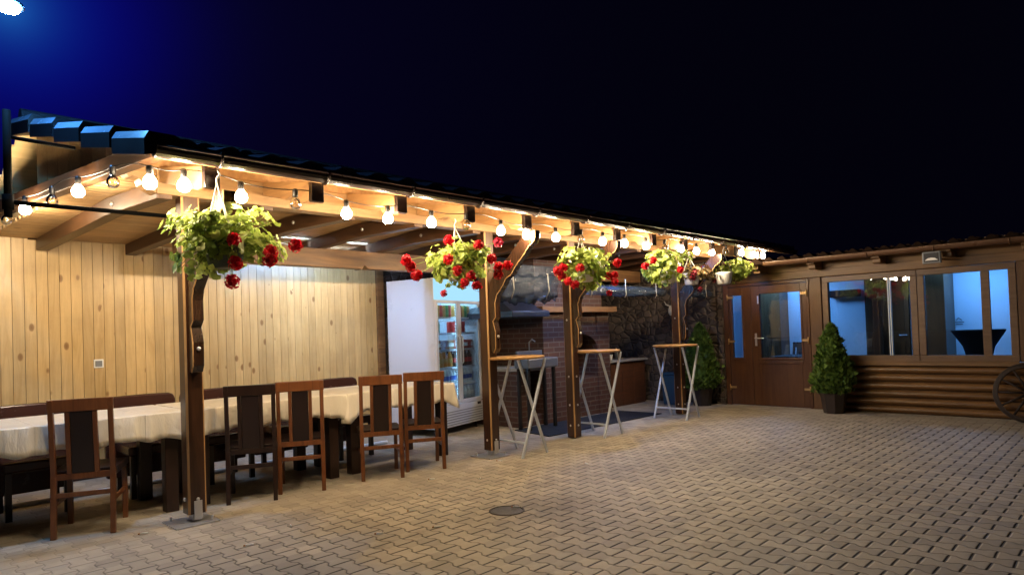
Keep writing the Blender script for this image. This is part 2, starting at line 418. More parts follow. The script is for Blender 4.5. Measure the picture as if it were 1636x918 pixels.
def brick_mat():
    m, nt, out = newmat('red_brick')
    tc = nt.nodes.new('ShaderNodeTexCoord'); sp = nt.nodes.new('ShaderNodeSeparateXYZ'); nt.links.new(tc.outputs['Object'], sp.inputs[0])
    cb = nt.nodes.new('ShaderNodeCombineXYZ'); nt.links.new(mth(nt,'ADD',sp.outputs[0],sp.outputs[1]), cb.inputs[0]); nt.links.new(sp.outputs[2], cb.inputs[1])
    b = nt.nodes.new('ShaderNodeTexBrick'); nt.links.new(cb.outputs[0], b.inputs['Vector'])
    b.inputs['Scale'].default_value = 1; b.inputs['Brick Width'].default_value = .25; b.inputs['Row Height'].default_value = .075; b.inputs['Mortar Size'].default_value = .008
    b.inputs['Color1'].default_value = (.085,.033,.020,1); b.inputs['Color2'].default_value = (.055,.022,.016,1); b.inputs['Mortar'].default_value = (.115,.095,.085,1)
    f = noise(nt, tc.outputs['Object'], 18, 5)
    c = mixc(nt, mth(nt,'MULTIPLY',f,.5), b.outputs['Color'], (.05,.028,.022))
    h = mth(nt,'ADD', mth(nt,'MULTIPLY', b.outputs['Fac'], -1.0), mth(nt,'MULTIPLY', f, .3))
    principled(nt, out, c, .65, 0, .4, bump=h, bstr=.7, bdist=.008); return m
M['brick'] = brick_mat()
def foliage_mat(name, a, b, cdark, trans=.45):
    m, nt, out = newmat(name)
    g = nt.nodes.new('ShaderNodeNewGeometry')
    c = ramp(nt, g.outputs['Random Per Island'], [(0,cdark),(.35,a),(.8,b),(1,tuple(min(1,x*1.25) for x in b))])
    f = noise(nt, coords(nt,(1,1,1)), 35, 3)
    c = mixc(nt, mth(nt,'MULTIPLY',f,.5), c, cdark)
    p = principled(nt, out, c, .5, 0, .35)
    t = nt.nodes.new('ShaderNodeBsdfTranslucent'); nt.links.new(c, t.inputs[0])
    mx = nt.nodes.new('ShaderNodeMixShader'); mx.inputs[0].default_value = trans
    nt.links.new(p.outputs[0], mx.inputs[1]); nt.links.new(t.outputs[0], mx.inputs[2]); nt.links.new(mx.outputs[0], out.inputs[0])
    return m
M['ger']   = foliage_mat('geranium_leaf', (.34,.44,.085), (.60,.68,.18), (.13,.19,.04))
M['gerr']  = foliage_mat('dark_geranium_leaf', (.11,.09,.03), (.20,.13,.05), (.05,.035,.015))
M['thuja'] = foliage_mat('thuja_spray', (.09,.17,.026), (.17,.27,.045), (.03,.065,.012), .2)
M['red']   = foliage_mat('red_petal', (.70,.010,.020), (.90,.022,.042), (.30,.003,.010), .45)
M['pink']  = foliage_mat('pink_petal', (.62,.03,.08), (.80,.07,.14), (.40,.01,.04), .25)
M['dred']  = foliage_mat('dark_red_petal', (.16,.006,.014), (.24,.010,.022), (.07,.003,.006), .25)
def pvc_mat():
    m, nt, out = newmat('clear_pvc_sheet')
    tr = nt.nodes.new('ShaderNodeBsdfTransparent'); tr.inputs[0].default_value = (.72,.78,.88,1)
    p = nt.nodes.new('ShaderNodeBsdfPrincipled'); p.inputs['Base Color'].default_value = (.035,.055,.10,1); p.inputs['Roughness'].default_value = .18
    v = coords(nt, (1.2,9,16), rnd=False)
    f = noise(nt, v, 1.3, 4, .6, .8)
    b = nt.nodes.new('ShaderNodeBump'); b.inputs['Strength'].default_value = .8; b.inputs['Distance'].default_value = .03
    nt.links.new(f, b.inputs['Height']); nt.links.new(b.outputs[0], p.inputs['Normal'])
    mx = nt.nodes.new('ShaderNodeMixShader'); mx.inputs[0].default_value = .6
    nt.links.new(tr.outputs[0], mx.inputs[1]); nt.links.new(p.outputs[0], mx.inputs[2]); nt.links.new(mx.outputs[0], out.inputs[0])
    return m
M['pvc'] = pvc_mat()
def colour(name, c, rough=.3): 
    M[name] = plain(name, c, rough, 0, .5, .12, 25, .05)
for nm, c in (('cola_liquid',(.030,.008,.005)),('red_label',(.50,.02,.02)),('orange_soda',(.62,.24,.02)),('green_bottle',(.02,.16,.06)),
              ('clear_bottle',(.55,.62,.66)),('blue_cap',(.03,.10,.45)),('can_gold',(.55,.34,.08)),('can_red',(.50,.03,.03)),('can_green',(.06,.28,.08)),('pack_brown',(.38,.18,.07)),('pack_red',(.45,.06,.05))):
    colour(nm, c)

# ------------------------------------------------------------------ ground
EAVE, FRONT, WALLY, BX = 4.55, 5.36, 8.0, 10.7     # eave line, post line, rear wall, cabin wall
g = MB(); g.add([(-60,-60,0),(90,-60,0),(90,90,0),(-60,90,0)], [(0,1,2,3)])
tag(g.build('paved_yard', M['paver']), 'yard paved with interlocking beige pavers', kind='structure')

def skx(x, y): return x - .11*(y-4.6)              # the rafters run slightly askew

# ------------------------------------------------------------------ pavilion
pav = empty('wooden_pavilion', (1.9,5.36,0), 'open timber pavilion with carved posts, tiled roof and golden lit front beam', 'pavilion')
POSTX = (1.90, 5.09, 6.55, 9.20)
for k, px in enumerate(POSTX):
    h = .068
    mb = MB(); z0 = .07 if k < 2 else .012
    mb.cbox(px-h, px+h, FRONT-h, FRONT+h, z0, 2.50, .014, 0, 1)
    # tapered foot
    post = mb.build('post', [M['post'], M['edge']], pav)
    for zz in ((.16,.42,.78,1.5) if k in (2,3) else (.18,)):
        bb = MB(); bb.ball((px-h-.003, FRONT, zz), .014, .010, .014, 8, 5); bb.ball((px, FRONT-h-.003, zz), .014, .010, .014, 8, 5)
        bb.build('bolt', M['steel'], post)
    if k < 2:
        pb = MB(); pb.box(px-.19, px+.13, FRONT-.16, FRONT+.16, .001, .011)
        pb.box(px-.035, px+.035, FRONT-.035, FRONT+.035, .012, .068); pb.box(px-.03, px+.03, FRONT-h-.008, FRONT-h-.002, .03, .17)
        pb.tube([(px+.09,FRONT-.11,.011),(px+.09,FRONT-.11,.045)], .009, 8); pb.tube([(px-.14,FRONT+.11,.011),(px-.14,FRONT+.11,.045)], .009, 8)
        pb.build('base_plate', M['steel'], post, bevel=.002)
    outl = [(5.235,1.15),(5.205,1.20),(5.20,1.38),(5.235,1.50),(5.19,1.545),(5.195,1.70),(5.165,1.78),(5.06,1.885),(5.01,1.955),(4.93,1.99),(4.87,2.06),(4.81,2.12),(4.735,2.18),(4.66,2.26),(4.60,2.295),(4.565,2.345),(4.56,2.425)]
    poly = outl + [(4.70,2.434),(4.80,2.33),(4.96,2.19),(5.20,2.01),(5.288,1.91),(5.288,1.15)]
    br = MB(); t = .042
    br.prism(poly, lambda a,b,tt: (tt,a,b), px-t, px+t, 0)
    brace = br.build('knee_brace', [M['brace']], pav, bevel=.006)
    tr = MB()                                       # worn pale line along the carved edge
    tr.tube([(px-t-.001, y-.002, z) for y,z in outl], .0052, 6)
    tr.build('worn_edge', M['edge'], brace)
    kb = MB(); kb.ball((px, 5.198, 1.33), .017, .014, .017, 10, 6); kb.build('bolt', M['steel'], brace)
fb = MB(); fb.prism([(FRONT-.07,2.502),(FRONT+.07,2.502),(FRONT+.07,2.70),(FRONT-.07,2.70)], lambda a,b,t:(t,a,b), 1.66, 10.66)
fb.prism([(1.66,2.502),(1.66,2.70),(1.41,2.70),(1.41,2.66),(1.45,2.63),(1.48,2.60),(1.51,2.61),(1.545,2.60),(1.56,2.56),(1.60,2.53)], lambda a,b,t:(a,t,b), FRONT-.069, FRONT+.069)
fb.build('front_beam', M['beam'], pav, bevel=.008)
mb = MB(); mb.box(1.50,10.66,FRONT-.05,FRONT-.03,2.701,2.835); mb.build('blocking_board', M['tail'], pav)
mb = MB()
for i in range(9):
    ya = 4.95+i*.21; yb = ya+.205
    mb.prism([(ya,2.735),(yb,2.735),(yb,2.625+(yb-EAVE)*.285-.012),(ya,2.625+(ya-EAVE)*.285-.012)], lambda a,b,t:(1.40-.16*(a-4.6)+.165+t,a,b), -.01, .01)
mb.build('gable_boarding', M['ceil'], pav)
rb = MB()
def notch(x): return [(x-.10,2.215),(x-.07,2.20),(x-.05,2.225),(x-.03,2.255),(x,2.235),(x+.03,2.215)]
low = [(2.35,2.215)] + notch(3.35) + notch(4.55) + notch(7.2) + [(10.6,2.215)]
rb.prism(low + [(10.6,2.43),(2.35,2.43)], lambda a,b,t:(a,t,b), 6.93, 7.07)
rb.build('rear_beam', M['rbeam'], pav, bevel=.006)
# ties with a bend, one per rafter, and the carved rafter tails in front of the beam
for k in range(12):
    x0 = 1.80 + .80*k
    w = .055
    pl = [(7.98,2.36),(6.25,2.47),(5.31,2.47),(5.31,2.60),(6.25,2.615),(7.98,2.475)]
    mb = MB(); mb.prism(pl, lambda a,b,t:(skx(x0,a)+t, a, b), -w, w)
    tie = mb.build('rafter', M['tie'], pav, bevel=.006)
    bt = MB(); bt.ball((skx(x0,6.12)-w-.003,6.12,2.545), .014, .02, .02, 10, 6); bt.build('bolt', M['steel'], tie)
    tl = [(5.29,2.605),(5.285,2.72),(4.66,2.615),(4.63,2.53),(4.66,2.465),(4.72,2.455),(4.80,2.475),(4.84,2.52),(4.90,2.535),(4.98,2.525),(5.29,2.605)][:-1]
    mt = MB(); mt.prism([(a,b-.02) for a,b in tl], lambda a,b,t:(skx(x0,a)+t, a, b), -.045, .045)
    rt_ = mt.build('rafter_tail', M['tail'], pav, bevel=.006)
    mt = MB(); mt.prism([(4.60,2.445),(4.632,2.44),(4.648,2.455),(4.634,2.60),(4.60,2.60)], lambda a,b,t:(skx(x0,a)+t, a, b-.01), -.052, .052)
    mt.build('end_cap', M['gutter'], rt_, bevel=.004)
# end truss, skewed: tie beam that carries the side string
def ex(y): return 1.40 - .16*(y-4.6)
mb = MB(); mb.prism([(4.70,2.605),(7.95,2.605),(7.95,2.73),(4.70,2.73)], lambda a,b,t:(ex(a)+.10+t,a,b), -.045, .045); mb.build('end_tie', M['tie'], pav, bevel=.006)
def vx(y): return 1.38 - .13*(y-4.55)
mb = MB(); mb.prism([(4.9,2.735),(6.84,3.10),(6.84,3.23),(4.7,2.735)], lambda a,b,t:(vx(a)+.42+t,a,b), -.05, .05)
mb.prism([(6.845,3.23),(6.845,3.08),(7.98,2.46),(7.98,2.60)], lambda a,b,t:(vx(a)+.42+t,a,b), -.05, .05); mb.build('gable_rafter', M['tie'], pav, bevel=.006)
# ceiling boards
def ceil_z(y): return 2.475 + (7.98-y)/(7.98-6.25)*.145 if y > 6.25 else 2.62
mb = MB(); y = 5.44
while y < 7.97:
    y1 = min(y+.093, 7.985)
    xa, xb = ex((y+y1)/2)+.15, 10.66
    za, zb = ceil_z(y), ceil_z(y1)
    c = .006
    vs = [(xa,y,za+.012),(xa,y+c,za),(xa,y1-c,zb),(xa,y1,zb+.012),(xa,y1,zb+.03),(xa,y,za+.03)]
    vs += [(xb,b,cc) for a,b,cc in vs]
    n = 6
    mb.add(vs, [tuple(range(n-1,-1,-1)), tuple(range(n,2*n))] + [(i,(i+1)%n,n+(i+1)%n,n+i) for i in range(n)])
    y = y1 + .001
mb.build('ceiling_boards', M['ceil'], pav)
# sheathing under the tiles, front and back slope, out to the gable edge
def roof_z(y): return 2.625 + (y-EAVE)*.285 if y <= 6.84 else 2.625 + (6.84-EAVE)*.285 - (y-6.84)*.62
mb = MB(); y = EAVE+.03
while y < 8.12:
    y1 = min(y+.11, 8.14)
    if y < 6.84 < y1: y1 = 6.84
    xa, xb = vx((y+y1)/2)+.01, 11.75
    za, zb = roof_z(y), roof_z(y1)
    vs = [(xa,y,za),(xa,y1-.006,zb),(xa,y1-.006,zb+.02),(xa,y,za+.02)]; vs += [(xb,b,cc) for a,b,cc in vs]
    mb.add(vs, [(3,2,1,0),(4,5,6,7),(0,1,5,4),(1,2,6,5),(2,3,7,6),(3,0,4,7)])
    y = y1
mb.build('roof_sheathing', M['sheath'], pav)
mb = MB(); mb.box(1.45, 11.75, EAVE+.005, EAVE+.028, 2.575, 2.665); mb.build('fascia_board', M['tail'], pav, bevel=.003)
# wavy tiles
def tile_roof(xa_fn, xb, ya, yb, zf, course=.34, wave=.30, amp=.028, step=.032, res=8):
    mb = MB(); nc = max(1, round((yb-ya)/course)); course = (yb-ya)/nc
    for c in range(nc):
        for r, (s) in enumerate((0,1)):
            pass
        y0, y1 = ya + c*course, ya + (c+1)*course + .03*(1 if yb>ya else -1)
        xs = xa_fn((y0+y1)/2); nx = int((xb-xs)/wave*res)
        rows = []
        for (yy, dz) in ((y0,-.028),(y0,step),(y1, .004)):
            rows.append([(xs + i*wave/res, yy, zf(yy) + .045 + dz + (amp*max(-.55,math.sin(2*math.pi*i/res)) if dz > -.02 else -.01)) for i in range(nx+1)])
        vs = [p for rw in rows for p in rw]; n = nx+1; fs = []
        for rr in range(2):
            for i in range(nx): fs.append((rr*n+i, rr*n+i+1, (rr+1)*n+i+1, (rr+1)*n+i))
        mb.add(vs, fs, 0, False)
    return mb
mb = tile_roof(lambda y: vx(y)+.16, 11.8, EAVE-.05, 6.84, roof_z)
tl_ = mb.build('roof_tiles', M['tile'], pav)
mb = tile_roof(lambda y: vx(y)+.16, 11.8, 8.14, 6.84, roof_z); mb.build('roof_tiles', M['tile'], pav)
mb = MB(); mb.tube([(vx(6.84),6.84,roof_z(6.84)+.06),(11.8,6.84,roof_z(6.84)+.06)], .085, 10); mb.build('ridge_tiles', M['tile'], pav)
P_ = .50
for k in range(5):                                 # verge tiles stepping up the gable edge
    y0 = EAVE - .07 + k*P_; y1 = y0 + P_ - .035
    if y1 > 6.98: y1 = 6.98
    mb = MB(); vs = []
    for yy,zt in ((y0,roof_z(y0)+.115),(y1,roof_z(min(y1,6.84))+.075)):
        xx = vx(yy)
        vs += [(xx-.05,yy,zt-.155),(xx-.05,yy,zt-.050),(xx-.022,yy,zt),(xx+.13,yy,zt),(xx+.19,yy,zt-.03),(xx+.19,yy,zt-.10)]
    n = 6
    mb.add(vs, [tuple(range(n-1,-1,-1)), tuple(range(n,2*n))])
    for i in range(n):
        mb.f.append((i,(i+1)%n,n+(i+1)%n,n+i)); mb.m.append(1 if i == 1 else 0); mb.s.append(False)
    mb.build('verge_tile', [M['tileshade'], M['tilelit']], pav)  # sides painted as shaded, outer chamfer painted as lamplit
# gutter with its brackets
mb = MB(); n = 9; prof_g = []
for i in range(n): 
    a = math.pi + math.pi*i/(n-1); prof_g.append((EAVE-.055+.060*math.cos(a), 2.622+.062*math.sin(a)))
prof_g += [(EAVE-.002,2.632)] + [(EAVE-.055+.052*math.cos(math.pi+math.pi*i/(n-1)), 2.626+.054*math.sin(math.pi+math.pi*i/(n-1))) for i in range(n-1,-1,-1)]
mb.prism(prof_g, lambda a,b,t:(t,a,b), 1.40, 11.78)
gut = mb.build('gutter', M['gutter'], pav)
mb = MB(); mb.tube([(1.40,EAVE-.116,2.626),(11.78,EAVE-.116,2.626)], .008, 6); mb.build('gutter_lip', M['gutter'], gut)
for k in range(13):
    x = skx(1.0 + .80*k, EAVE) 
    if x < 1.45: continue
    mb = MB(); mb.tube([(x,EAVE-.055+.066*math.cos(a), 2.622+.070*math.sin(a)) for a in [math.pi+math.pi*i/8 for i in range(9)]], .008, 6)
    mb.box(x-.012,x+.012,EAVE-.125,EAVE-.112,2.62,2.648)
    mb.build('gutter_bracket', M['gutter'], pav)

# rear wall, dark wall beyond it
wall = empty('plank_wall', (2.8,8.05,0), 'rear wall of pale knotty pine boards behind the dining tables', 'wall')
mb = MB(); x = -.6
while x < 5.38:
    x1 = x + .098
    c = .0022
    vs = [(x,8.012,0),(x+c,8.0,0),(x1-c,8.0,0),(x1,8.012,0),(x1,8.03,0),(x,8.03,0)]; vs += [(a,b,2.62) for a,b,_ in vs]; n=6
    mb.add(vs, [tuple(range(n-1,-1,-1)), tuple(range(n,2*n))] + [(i,(i+1)%n,n+(i+1)%n,n+i) for i in range(n)])
    x = x1 + .0006
mb.build('board_cladding', M['pine'], wall)
mb = MB(); mb.box(5.39,5.50,7.95,8.06,0,2.4); mb.build('corner_board', M['rbeam'], wall, bevel=.006)
mb = MB(); mb.box(-.6,5.38,7.985,7.998,.0,.07); mb.build('skirting', M['tablew'], wall)
mb = MB(); mb.box(5.505,10.66,8.02,8.10,0,2.62); tag(mb.build('alcove_wall', M['stone'], off=(8,8.06,0)), 'dark rubble stone wall at the back of the barbecue alcove', 'wall')
mb = MB(); mb.box(10.70,10.80,5.34,8.10,0,2.55); mb.box(10.655,10.699,5.33,5.42,0,2.02)
tag(mb.build('stone_wall', M['stone'], off=(10.72,6.5,0)), 'brown rubble stone side wall behind the wooden counter, ending at the door', 'wall')

sock = empty('power_socket', (1.90,7.99,1.195), 'grey power socket on the pine board wall', 'socket')
mb = MB(); mb.box(1.855,1.945,7.985,7.999,1.15,1.24); mb.build('cover_plate', M['wplastic'], sock, bevel=.004)
mb = MB(); mb.box(1.868,1.932,7.978,7.9845,1.165,1.225); mb.build('insert', M['grey'], sock, bevel=.003)

# ------------------------------------------------------------------ curtain frame at the open left end
fr = empty('curtain_frame', (.79,5.45,2.3), 'black steel pipe frame for a side curtain at the open end of the pavilion', 'pipe frame')
mb = MB(); mb.tube([(.79,5.45,2.26),(.79,5.45,2.98)], .024, 10); mb.build('upright', M['flatblack'], fr)
mb = MB(); mb.tube([(.79,5.45,2.36),(1.83,5.44,2.365)], .016, 10); mb.build('lower_pipe', M['flatblack'], fr)
mb = MB(); mb.tube([(.79,5.45,2.80),(1.18,5.45,2.79)], .013, 10); mb.build('upper_pipe', M['flatblack'], fr)
mb = MB(); mb.tube([(.79,5.45,2.31),(.79,5.45,2.41)], .034, 12); mb.build('pipe_clamp', M['flatblack'], fr)

# ------------------------------------------------------------------ string lights
sl = empty('festoon_lights', (1.41,4.62,2.5), 'string of warm bulbs hung along the eave and round the open end', 'string lights')
LIT = 1; OFF = 0
front = [(1.41,2.43,1),(1.62,2.44,1),(2.005,2.41,1),(2.42,2.41,0),(2.86,2.38,1),(3.26,2.38,1),(3.73,2.39,1),(4.15,2.41,0),(4.61,2.39,1),(4.985,2.38,1),(5.45,2.39,1),(5.89,2.41,0),(6.30,2.41,1),(6.75,2.42,1),(7.23,2.42,1),(7.68,2.43,0),(8.10,2.44,1),(8.53,2.44,1),(8.98,2.45,1),(9.44,2.48,0),(9.95,2.50,1),(10.40,2.50,1),(10.74,2.50,1)]
pts = [(x,4.62,z,l) for x,z,l in front]
side = [(1.32,5.09,2.51,0),(1.234,5.64,2.53,1),(1.16,6.10,2.53,0),(1.074,6.64,2.535,1),(1.01,7.05,2.50,0)]
allp = list(reversed([(x,y,z-.0,l) for x,y,z,l in side])) + pts
cab = []
for i,(x,y,z,l) in enumerate(allp):
    top = Vector((x,y,z+.098))
    if cab:
        a = Vector(cab[-1])
        for s in (.25,.5,.75):
            q = a.lerp(top, s); q.z += (.022 if i % 2 else -.015)*math.sin(math.pi*s); cab.append(tuple(q))
    cab.append(tuple(top))
mb = MB(); mb.tube(cab, .0042, 6); mb.build('cable', M['cable'], sl)
for x,y,z,l in allp:
    mb = MB(); mb.lathe([(.0,.104),(.017,.104),(.021,.09),(.021,.045),(.016,.04)], (x,y,z), 12)
    bu = mb.build('bulb', M['cable'], sl)
    gp = [(.015,.044),(.021,.035),(.034,.018),(.0425,-.006),(.040,-.029),(.026,-.046),(.0001,-.053)]
    mb = MB(); mb.lathe(gp, (x,y,z), 14, caps=False); mb.build('bulb_globe', M['bulb'] if l else M['bulbglass'], bu)
    if not l:
        mb = MB(); mb.tube([(x+.012*math.cos(a),y+.012*math.sin(a),z+zz) for a,zz in ((0,.04),(0,.0),(1.5,-.02),(3.1,.0),(3.1,.03))], .0022, 5); mb.build('filament', M['fil'], bu)

# cold lamps under the roof
lamp = empty('tube_lamp', (4.2,7.13,2.40), 'cold white strip lamp under the ceiling behind the rear beam', 'lamp')
mb = MB(); mb.box(3.58,4.82,7.09,7.17,2.40,2.44); mb.build('housing', M['wplastic'], lamp, bevel=.004)
mb = MB(); mb.tube([(3.60,7.13,2.378),(4.80,7.13,2.378)], .018, 8); mb.build('tube', M['led'], lamp)
mb = MB(); mb.add([(3.60,7.085,2.392),(3.60,7.03,2.418),(4.80,7.03,2.418),(4.80,7.085,2.392)], [(0,1,2,3)]); mb.build('lens', M['ledpanel'], lamp)
lamp = empty('led_floodlight', (7.72,5.80,2.56), 'small blue white floodlight on the rafters above the barbecue', 'lamp')
mb = MB(); mb.prism([(5.65,2.435),(5.80,2.414),(5.81,2.454),(5.66,2.475)], lambda a,b,t:(t,a,b), 7.62, 7.82); mb.box(7.71,7.73,5.72,5.74,2.46,2.62); mb.build('housing', M['black'], lamp, bevel=.004)
mb = MB(); mb.add([(7.63,5.66,2.43),(7.63,5.796,2.41),(7.81,5.796,2.41),(7.81,5.66,2.43)], [(0,1,2,3)]); mb.build('lens', emit('flood_led', (.20,.42,1.0), 480), lamp)

# ------------------------------------------------------------------ tables with cloths
def table(x0, x1, label, cl_label, seed):
    y0, y1, H = 5.76, 6.62, .815
    t = empty('dining_table', ((x0+x1)/2, 6.2, 0), label, 'table', 'dining tables in a row under the pavilion')
    mb = MB(); mb.box(x0,x1,y0,y1,H-.03,H); mb.build('tabletop', M['tablew'], t, bevel=.004)
    mb = MB(); mb.box(x0+.06,x1-.06,y0+.05,y1-.05,H-.16,H-.032); mb.build('apron', M['tablew'], t)
    for a in (x0+.10, x1-.10):
        for b in (y0+.10, y1-.10):
            mb = MB(); mb.box(a-.05,a+.05,b-.05,b+.05,0,H-.164); mb.build('leg', M['tablew'], t, bevel=.006)
    # cloth: top sheet and wavy skirt, corners falling lower
    rnd = random.Random(seed); mb = MB()
    o = .012; zt = H+.006
    X0,X1,Y0,Y1 = x0-o, x1+o, y0-o, y1+o
    per = []; nX, nY = 90, 50
    for i in range(nX): per.append((X0+(X1-X0)*i/nX, Y0, 0,-1))
    for i in range(nY): per.append((X1, Y0+(Y1-Y0)*i/nY, 1,0))
    for i in range(nX): per.append((X1-(X1-X0)*i/nX, Y1, 0,1))
    for i in range(nY): per.append((X0, Y1-(Y1-Y0)*i/nY, -1,0))
    n = len(per); rings = []
    ph = [rnd.uniform(0,6.28) for _ in range(6)]
    for j, (f, zz) in enumerate(((0,zt),(.15,zt-.010),(.45,zt-.09),(.8,zt-.16),(1,zt-.205))):
        ring = []
        for i,(x,y,nx,ny) in enumerate(per):
            s = i/n*2*math.pi
            dcx = min(abs(x-X0),abs(x-X1)); dcy = min(abs(y-Y0),abs(y-Y1)); dc = max(dcx,dcy) if min(dcx,dcy) < .001 else 1
            dc = dcx+dcy
            corner = math.exp(-(dc/.09)**2)
            wv = (.012*math.sin(9*s+ph[0]) + .011*math.sin(23*s+ph[1]) + .010*math.sin(47*s+ph[2]))
            off = f*(.004 + max(-.004,wv)) + f*corner*.030
            dirx, diry = nx, ny
            if corner > .02:
                cx = -1 if abs(x-X0) < abs(x-X1) else 1; cy = -1 if abs(y-Y0) < abs(y-Y1) else 1
                dirx += cx*corner*.6; diry += cy*corner*.6
            z = zz - (f*corner*.075) + f*.012*math.sin(13*s+ph[3]) + f*.006*math.sin(31*s+ph[4])
            ring.append((x+dirx*off, y+diry*off, z))
        rings.append(ring)
    vs = [p for r in rings for p in r]; fs = []
    for j in range(4):
        for i in range(n): fs.append((j*n+i, (j+1)*n+i, (j+1)*n+(i+1)%n, j*n+(i+1)%n))
    mb.add(vs, fs, 0, True); mb.add(rings[0], [tuple(range(n))], 0)
    c = mb.build('tablecloth', M['cloth'], off=((x0+x1)/2,6.19,H))
    tag(c, cl_label, 'tablecloth', 'cream cloths on the dining tables')
    sm = c.modifiers.new('thickness', 'SOLIDIFY'); sm.thickness = .0015
table(.30, 1.99, 'dark wooden dining table at the open end, left of the first post', 'cream cloth on the table behind the lone red brown chair', 1)
table(2.04, 3.48, 'dark wooden dining table between the first post and the chairs in the middle', 'cream cloth on the middle table, behind the black chair', 2)
table(3.52, 4.88, 'dark wooden dining table at the end next to the drinks fridge', 'cream cloth on the last table, hanging toward the drinks fridge', 3)

# ------------------------------------------------------------------ chairs
def make_chair(wm, loc, rz, label, legs_in=.0):
    t = empty('dining_chair', (0,0,0), label, 'chair', 'chairs along the near side of the tables')
    W, D = .205, .42
    for s in (-1,1):                                # back posts: leg and upright in one, raked
        mb = MB(); a = s*(W-.018)
        mb.bar((a,-.035,0),(a,0,.44),.036,.040,0,(0,1,0)); mb.bar((a,0,.43),(a,-.055,1.0),.034,.036,0,(0,1,0)); mb.build('back_post', wm, t, bevel=.004)
        mb = MB(); mb.bar((a,D,0),(a,D-.01,.415),.036,.036,0,(0,1,0)); mb.build('front_leg', wm, t, bevel=.004)
    def yb(z): return -.055*(z-.43)/.57
    mb = MB(); mb.bar((-W-.003,yb(.955)-.002,.955),(W+.003,yb(.955)-.002,.955),.028,.092,0,(0,0,1)); mb.build('top_rail', wm, t, bevel=.005)
    mb = MB(); mb.bar((-W+.034,-.002,.435),(W-.034,-.002,.435),.024,.045); mb.build('back_rail', wm, t, bevel=.003)
    mb = MB(); mb.bar((-W+.034,-.012,.305),(W-.034,-.012,.305),.022,.034); mb.build('stretcher', wm, t, bevel=.003)
    for s in (-1,1):
        mb = MB(); mb.bar((s*(W-.02),.03,.24),(s*(W-.02),D-.03,.24),.02,.03); mb.build('side_stretcher', wm, t, bevel=.003)
        mb = MB(); mb.bar((s*.087,yb(.458),.458),(s*.087,yb(.91),.91),.030,.030,0,(0,1,0)); mb.build('slat', wm, t, bevel=.003)
    mb = MB(); mb.bar((0,yb(.458),.458),(0,yb(.91),.91),.142,.026,0,(0,1,0)); mb.build('back_panel', M['blkleather'], t, bevel=.006)
    mb = MB(); mb.box(-W+.004,W-.004,.022,D+.02,.415,.425); mb.box(-W-.004,W+.004,.024,D+.035,.426,.475); mb.build('seat', M['blkleather'], t, bevel=.014)
    t.location = loc; t.rotation_euler = (0,0,rz)
    return t
ch0 = make_chair(M['chair'], (1.235,5.655,0), R(-25), 'red brown wooden chair standing alone left of the first post')
make_chair(M['chairblk'], (2.455,5.585,0), R(-27), 'black wooden chair, first to the right of the first post')
for (x,y,a,lab) in ((2.905,5.565,-29,'red brown chair right beside the black chair'),
                    (3.655,5.40,-28,'red brown chair pulled farthest out, left one of the pair near the fridge'),
                    (4.165,5.38,-30,'last red brown chair, in front of the drinks fridge')):
    c = copy_tree(ch0); c.location = (x,y,0); c.rotation_euler = (0,0,R(a)); c['label'] = lab
def make_far_chair(x, label):
    t = empty('leather_chair', (0,0,0), label, 'chair', 'padded chairs along the wall side of the tables')
    mb = MB(); poly = [(-.31,.14),(.31,.14),(.315,.83),(.30,.875),(.26,.892),(.10,.897),(-.10,.897),(-.26,.892),(-.30,.875),(-.315,.83)]
    mb.prism(poly, lambda a,b,tt:(a, tt+.08*(b-.42), b), .18, .25); mb.build('backrest', M['leather'], t, bevel=.015)
    mb = MB(); mb.box(-.24,.24,-.26,.19,.38,.47); mb.build('seat', M['leather'], t, bevel=.02)
    for a in (-.2,.2):
        for b in (-.22,.20):
            mb = MB(); mb.box(a-.022,a+.022,b-.022,b+.022,0,.38); mb.build('leg', M['chairblk'], t)
    t.location = (x,6.82,0); return t
fc = make_far_chair(.55, 'padded brown leather chair by the pine wall at the open end')
for x, lab in ((1.12,'padded brown chair behind the lone red brown chair'),(2.02,'padded leather chair by the pine wall directly behind the first post, catching blue light'),(2.70,'padded leather chair by the pine wall behind the black chair'),(3.42,'padded leather chair across the table from the red brown chairs'),(4.12,'padded leather chair by the wall, nearest to the drinks fridge')):
    c = copy_tree(fc); c.location.x = x; c['label'] = lab
mb = MB(); mb.tube([(.2,7.12,.022),(4.9,7.12,.022)], .021, 8); tag(mb.build('floor_strip', M['wplastic'], off=(2.5,7.12,0)), 'pale strip running along the floor behind the tables', 'pipe')  # thin pale tube along the floor

# ------------------------------------------------------------------ drinks fridge
FR = empty('drinks_fridge', (5.56,6.90,0), 'tall white two door drinks fridge with lit header full of bottles', 'fridge', rz=R(15))
def fpart(mb, name, mat, parent=None, bevel=0):
    o = mb.build(name, mat, None, bevel); o.parent = parent or FR; return o
W_, D_ = 1.10, .80
mb = MB(); mb.box(0,.03,.0,D_,.10,2.14); mb.box(W_-.03,W_,0,D_,.10,2.14); mb.box(.0301,W_-.0301,D_-.04,D_,.10,2.14); mb.box(.0301,W_-.0301,.03,D_-.0401,2.11,2.14); mb.box(.0301,W_-.0301,.03,D_-.0401,.40,.44)
fpart(mb,'cabinet',M['white'],bevel=.004)
mb = MB(); nz = 6
pr = [(.0,1.845),(-.045,1.85),(-.058,1.93),(-.052,2.03),(-.03,2.11),(.0,2.135)]
mb.prism(pr, lambda a,b,t:(t,a,b), .004, W_-.004); fpart(mb,'lit_header',[M['header']])
mb = MB(); mb.box(.0,W_,-.035,.029,.10,.395); gr = fpart(mb,'grille',M['white'],bevel=.006)
mb = MB()
for i in range(6): mb.box(.02,W_-.02,-.040,-.0352,.125+i*.035,.137+i*.035)
fpart(mb,'louvre_slots',M['grey'],gr)
